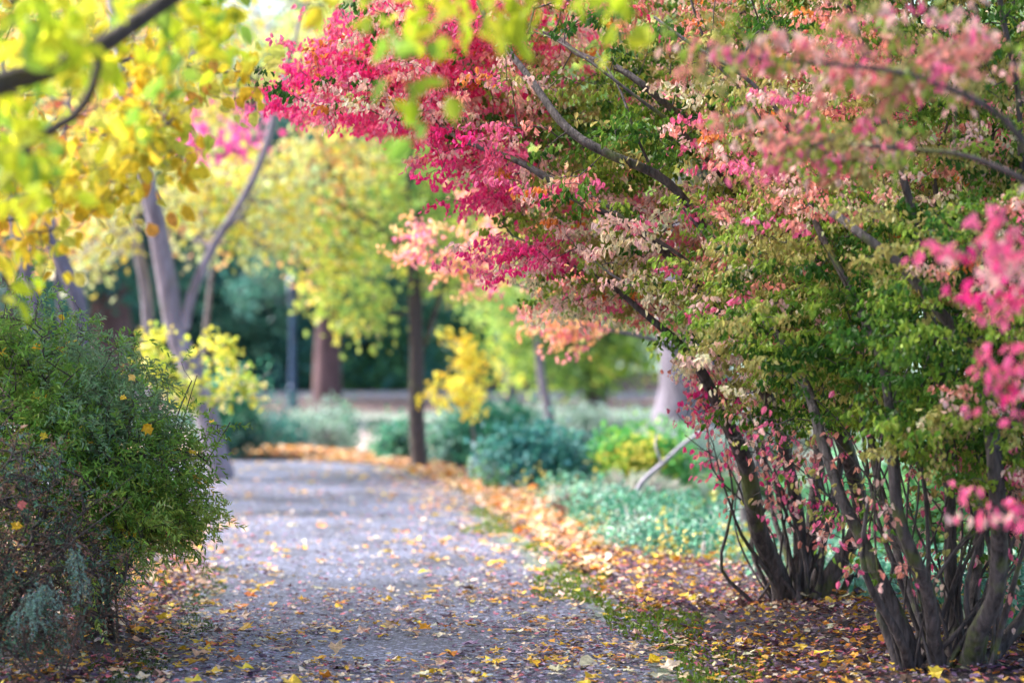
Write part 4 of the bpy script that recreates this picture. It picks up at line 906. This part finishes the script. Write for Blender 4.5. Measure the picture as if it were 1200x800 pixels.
# grass tufts
def tuft(label, px, Y, h, n, pal, seed, w_=.25):
    r = np.random.default_rng(seed); b = gp(px, Y); mb = MB(); a = r.uniform(0, 6.283, n); q = r.uniform(.05, 1, n)
    p = b + np.stack([np.cos(a) * q * w_ * .4, np.sin(a) * q * w_ * .4, 0 * a], -1); ax = np.stack([np.cos(a) * q * .8, np.sin(a) * q * .8, np.ones(n)], -1)
    sh = leaf_shape(.05, .1, .35); put_leaves(mb, sh, p, ax, np.stack([-np.cos(a), -np.sin(a), .3 + 0 * a], -1), r.uniform(.6, 1, n) * h, jitter(np.array(pal)[r.integers(0, len(pal), n)], n, .2, r))
    o = mb.build('grass_tuft', M_EVER, origin=b); tag(o, label, 'grass tuft', 'ornamental grass tufts beside the leaf heap')
tuft('pale grey green grass tuft in front of the bluish shrub', 738, 24.5, .5, 700, [(.50, .50, .40), (.36, .44, .34), (.6, .55, .5)], 301, .5)
tuft('brown dead tuft at the leaf heap in front of the dark shrub', 592, 28, .42, 600, [(.16, .09, .07), (.28, .18, .13), (.35, .22, .14)], 302, .4)
tuft('small brown tuft where leaf heap meets green ground cover', 690, 22.3, .3, 500, [(.22, .14, .12), (.4, .28, .24)], 303, .4)
tuft('bright green grass tuft by the far trunks of the lawn', 885, 33, .5, 500, [(.2, .4, .14), (.3, .46, .2)], 304, .5)

# ground cover
gc = MB(); rg = np.random.default_rng(310)
def dgc(X, Y):
    q = np.stack([X, Y], -1); b = X - xb(Y); return (b > .05) * np.clip(.75 + .5 * sn(q, 1.3, 14), .08, 1) * ss(27, 21, Y)
X, Y = scatter(16000, 9.5, 27, -.02, .32, dgc); n = len(X); k = 7
hgt = .10 + .26 * (sn(np.stack([X, Y], -1), .9, 15) * .5 + .5)
z = ground_h(X, Y) + hgt * rg.random(n); tt = sn(np.stack([X, Y], -1), 1.1, 16) + rg.normal(0, .5, n)
col = np.where((tt > .2)[:, None], [[.20, .42, .30]], [[.09, .28, .18]]); col = np.where((tt > .9)[:, None], [[.46, .56, .46]], col); col = np.where((tt < -1.2)[:, None], [[.5, .45, .12]], col)
pos = np.repeat(np.stack([X, Y, z], -1), k, 0) + rg.normal(0, .04, (n * k, 3)); ax = unit(rg.normal(0, 1, (n * k, 3)) + [0, 0, .6]); nr = unit(rg.normal(0, .7, (n * k, 3)) + [0, 0, 1])
put_leaves(gc, L_ROUND, pos, ax, nr, rg.uniform(.025, .05, n * k), jitter(np.repeat(col, k, 0), n * k, .25, rg))
m_ = rg.random(n) < .12; nb = m_.sum()
put_leaves(gc, leaf_shape(.16, .1, .2), np.stack([X, Y, ground_h(X, Y)], -1)[m_], unit(rg.normal(0, .35, (nb, 3)) + [0, 0, 1]), rg.normal(0, 1, (nb, 3)), rg.uniform(.10, .27, nb), jitter(np.array([(.50, .56, .48), (.30, .44, .30), (.55, .50, .45)])[rg.integers(0, 3, nb)], nb, .2, rg))
o = gc.build('ground_cover', M_EVER); tag(o, 'low teal green ground cover sloping away right of the path', 'ground cover', None, 'stuff')
# lawn grass, sparse blades catching light
lg = MB(); X, Y = scatter(120000, 20, 60, -.06, .25, lambda X, Y: (X - xb(Y) > .5) * .8 * (sn(np.stack([X, Y], -1), 3.5, 1) < .35)); n = len(X)
put_leaves(lg, L_NARROW, np.stack([X, Y, ground_h(X, Y)], -1), unit(rg.normal(0, .5, (n, 3)) + [0, 0, 1]), rg.normal(0, 1, (n, 3)), rg.uniform(.06, .14, n), jitter(np.array([(.26, .38, .24), (.36, .42, .34), (.42, .36, .36), (.16, .32, .14)])[rg.integers(0, 4, n)], n, .2, rg))
o = lg.build('lawn_grass', M_EVER); tag(o, 'pale blurred grass of the lawn beyond the ground cover', 'grass', None, 'stuff')

# bare pale branch leaning out of the ground cover
db = MB(); q0 = gp(728, 21.5)
p = spline(np.array([q0 + [0, 0, -.03], P(738, 596, 21.5), P(752, 566, 21.4), P(776, 543, 21.3), P(806, 516, 21.2), P(834, 500, 21.1)]), .05)
tube(db, p, np.linspace(.030, .014, len(p)), ONE, 8, .1); p = spline(np.array([P(776, 543, 21.3), P(768, 522, 21.3), P(770, 508, 21.4)]), .04); tube(db, p, np.linspace(.014, .005, len(p)), ONE, 6)
o = db.build('dead_branch', bark_mat('bleached_wood', (.20, .18, .24), (.42, .39, .48), 0, 8), smooth=True, origin=q0); tag(o, 'bleached bare branch leaning out of the green ground cover', 'branch')

# lamp post
def lathe(mb, base, prof, col=ONE, sides=16):
    pr = np.array(prof); a = np.arange(sides) / sides * 2 * np.pi
    v = np.stack([pr[:, 0:1] * np.cos(a), pr[:, 0:1] * np.sin(a), pr[:, 1:2] + 0 * a[None]], -1) + base
    n = len(pr); i, j = np.meshgrid(np.arange(n - 1), np.arange(sides), indexing='ij'); j2 = (j + 1) % sides
    mb.add(v.reshape(-1, 3), np.stack([i * sides + j, i * sides + j2, (i + 1) * sides + j2, (i + 1) * sides + j], -1).reshape(-1, 4), col)
b = gp(343, 78); lp = empty('lamp_post', b, 'dark blue lamp post standing before the dark conifers', 'lamp post')
pm_ = flat_mat('blue_paint', (.02, .06, .14), .4)
mb = MB(); lathe(mb, b, [(.0, 0), (.20, 0), (.20, .12), (.15, .2), (.13, .6), (.16, .65), (.12, .72), (.0, .72)]); mb.build('base', pm_, lp, True)
mb = MB(); lathe(mb, b, [(.12, .7), (.10, 1.5), (.085, 3.0), (.07, 3.35), (.12, 3.42), (.12, 3.48), (0, 3.48)]); mb.build('pole', pm_, lp, True)
mb = MB(); lathe(mb, b, [(.09, 3.48), (.15, 3.6), (.19, 3.85), (.16, 4.05), (0, 4.06)]); mb.build('lantern', flat_mat('smoked_glass', (.08, .11, .15), .2), lp, True)
mb = MB(); lathe(mb, b, [(.21, 4.06), (.20, 4.1), (.10, 4.25), (.03, 4.3), (.02, 4.4), (0, 4.42)]); mb.build('cap', pm_, lp, True)

# single fallen leaves caught on the left shrubs, and a few large ones on the ground
M_GOLD = leaf_mat('caught_leaf', .4, .45)
def single(px, py, Y, size, col, label, shape, cat='leaf', group='yellow leaves caught on the left shrubs', seed=0, flatl=False):
    r = np.random.default_rng(seed); mb = MB(); p = P(px, py, Y)
    if flatl: p = gp(px, Y) + np.array([0, 0, .035])
    ax = unit(r.normal(0, 1, 3) + [0, 0, -.3]); nr = unit(np.array([r.normal(0, .4), -1, .5])) if not flatl else unit(np.array([r.normal(0, .15), -.35, 1.]))
    if flatl: ax = unit(np.array([r.normal(), r.normal() * .5, .05]))
    put_leaves(mb, shape, np.array([p]), np.array([ax]), np.array([nr]), size, np.array([col]))
    o = mb.build('maple_leaf' if any(shape is q for q in L_MAPLE) else 'fallen_leaf', M_GOLD, origin=p); tag(o, label, cat, group)
caught = [(73, 372, 12.5, .085, (.82, .5, .02), 'yellow leaf caught highest on the shrub, near its top'), (42, 406, 12.3, .08, (.8, .36, .02), 'narrow orange leaf hanging left of the middle high on the shrub'),
          (155, 441, 12.1, .09, (.78, .52, .16), 'pale curled gold leaf in the upper middle of the shrub'), (145, 465, 12.0, .07, (.8, .5, .04), 'flat gold leaf just below the pale curled one'),
          (174, 500, 12.0, .11, (.70, .38, .02), 'large brownish gold leaf at the dark hollow of the shrub'), (52, 510, 11.9, .08, (.85, .58, .05), 'bright yellow leaf low left of the dark hollow'),
          (248, 494, 12.6, .06, (.82, .5, .03), 'small yellow leaf at the right tip of the shrub'), (225, 530, 12.6, .09, (.8, .55, .04), 'yellow leaf lying near the right end of the shrub'),
          (177, 573, 12.3, .09, (.7, .32, .03), 'orange leaf in the lower shade of the shrub'), (158, 626, 12.3, .07, (.78, .46, .03), 'gold leaf lowest on the shrub above the gap'),
          (142, 616, 12.2, .08, (.42, .5, .04), 'yellow green leaf beside the lowest gold leaf'), (20, 617, 10.8, .10, (.75, .42, .02), 'broad amber leaf caught on the juniper twigs'),
          (24, 590, 10.85, .08, (.55, .16, .15), 'dusty red leaf above the broad amber leaf on the juniper'), (28, 500, 11.8, .07, (.68, .42, .32), 'small pinkish tan leaf at the left of the shrub'), (96, 499, 12.0, .06, (.75, .3, .03), 'small orange leaf left of the dark hollow')]
for i, (x, y, Y, s, c, lab) in enumerate(caught): single(x, y, Y, s * .66, c, lab, L_MAPLE[i % 4], seed=i + 5)
for x, y, Y, lab in [(900, 60, 8.3, 'bright yellow leaf caught in the blurred top sprays of the burning bush, upper one'), (922, 76, 8.2, 'golden yellow leaf caught in the blurred top sprays, lower one')]:
    single(x, y, Y, .085, (.88, .60, .03), lab, L_MAPLE[1], group='yellow leaves caught in the burning bush', seed=int(x))
grd = [(700, 11.65, .10, (.72, .66, .46), L_ROUND, 'single pale oval leaf on the asphalt near the bottom edge'), (768, 11.75, .11, (.82, .55, .03), L_MAPLE[1], 'bright yellow leaf on the right mossy edge near the bottom'), (500, 13.2, .10, (.8, .36, .03), L_MAPLE[2], 'orange leaf lying in the middle of the near path'),
       (163, 13.0, .13, (.8, .48, .03), L_MAPLE[0], 'large gold leaf on dark soil beside the left shrub'), (392, 12.3, .12, (.75, .5, .3), L_MAPLE[3], 'pale tan leaf on the near asphalt left of centre')]
for i, (x, Y, s, c, sh, lab) in enumerate(grd): single(x, 0, Y, s, c, lab, sh, group='large single leaves on the ground', seed=i + 40, flatl=True)
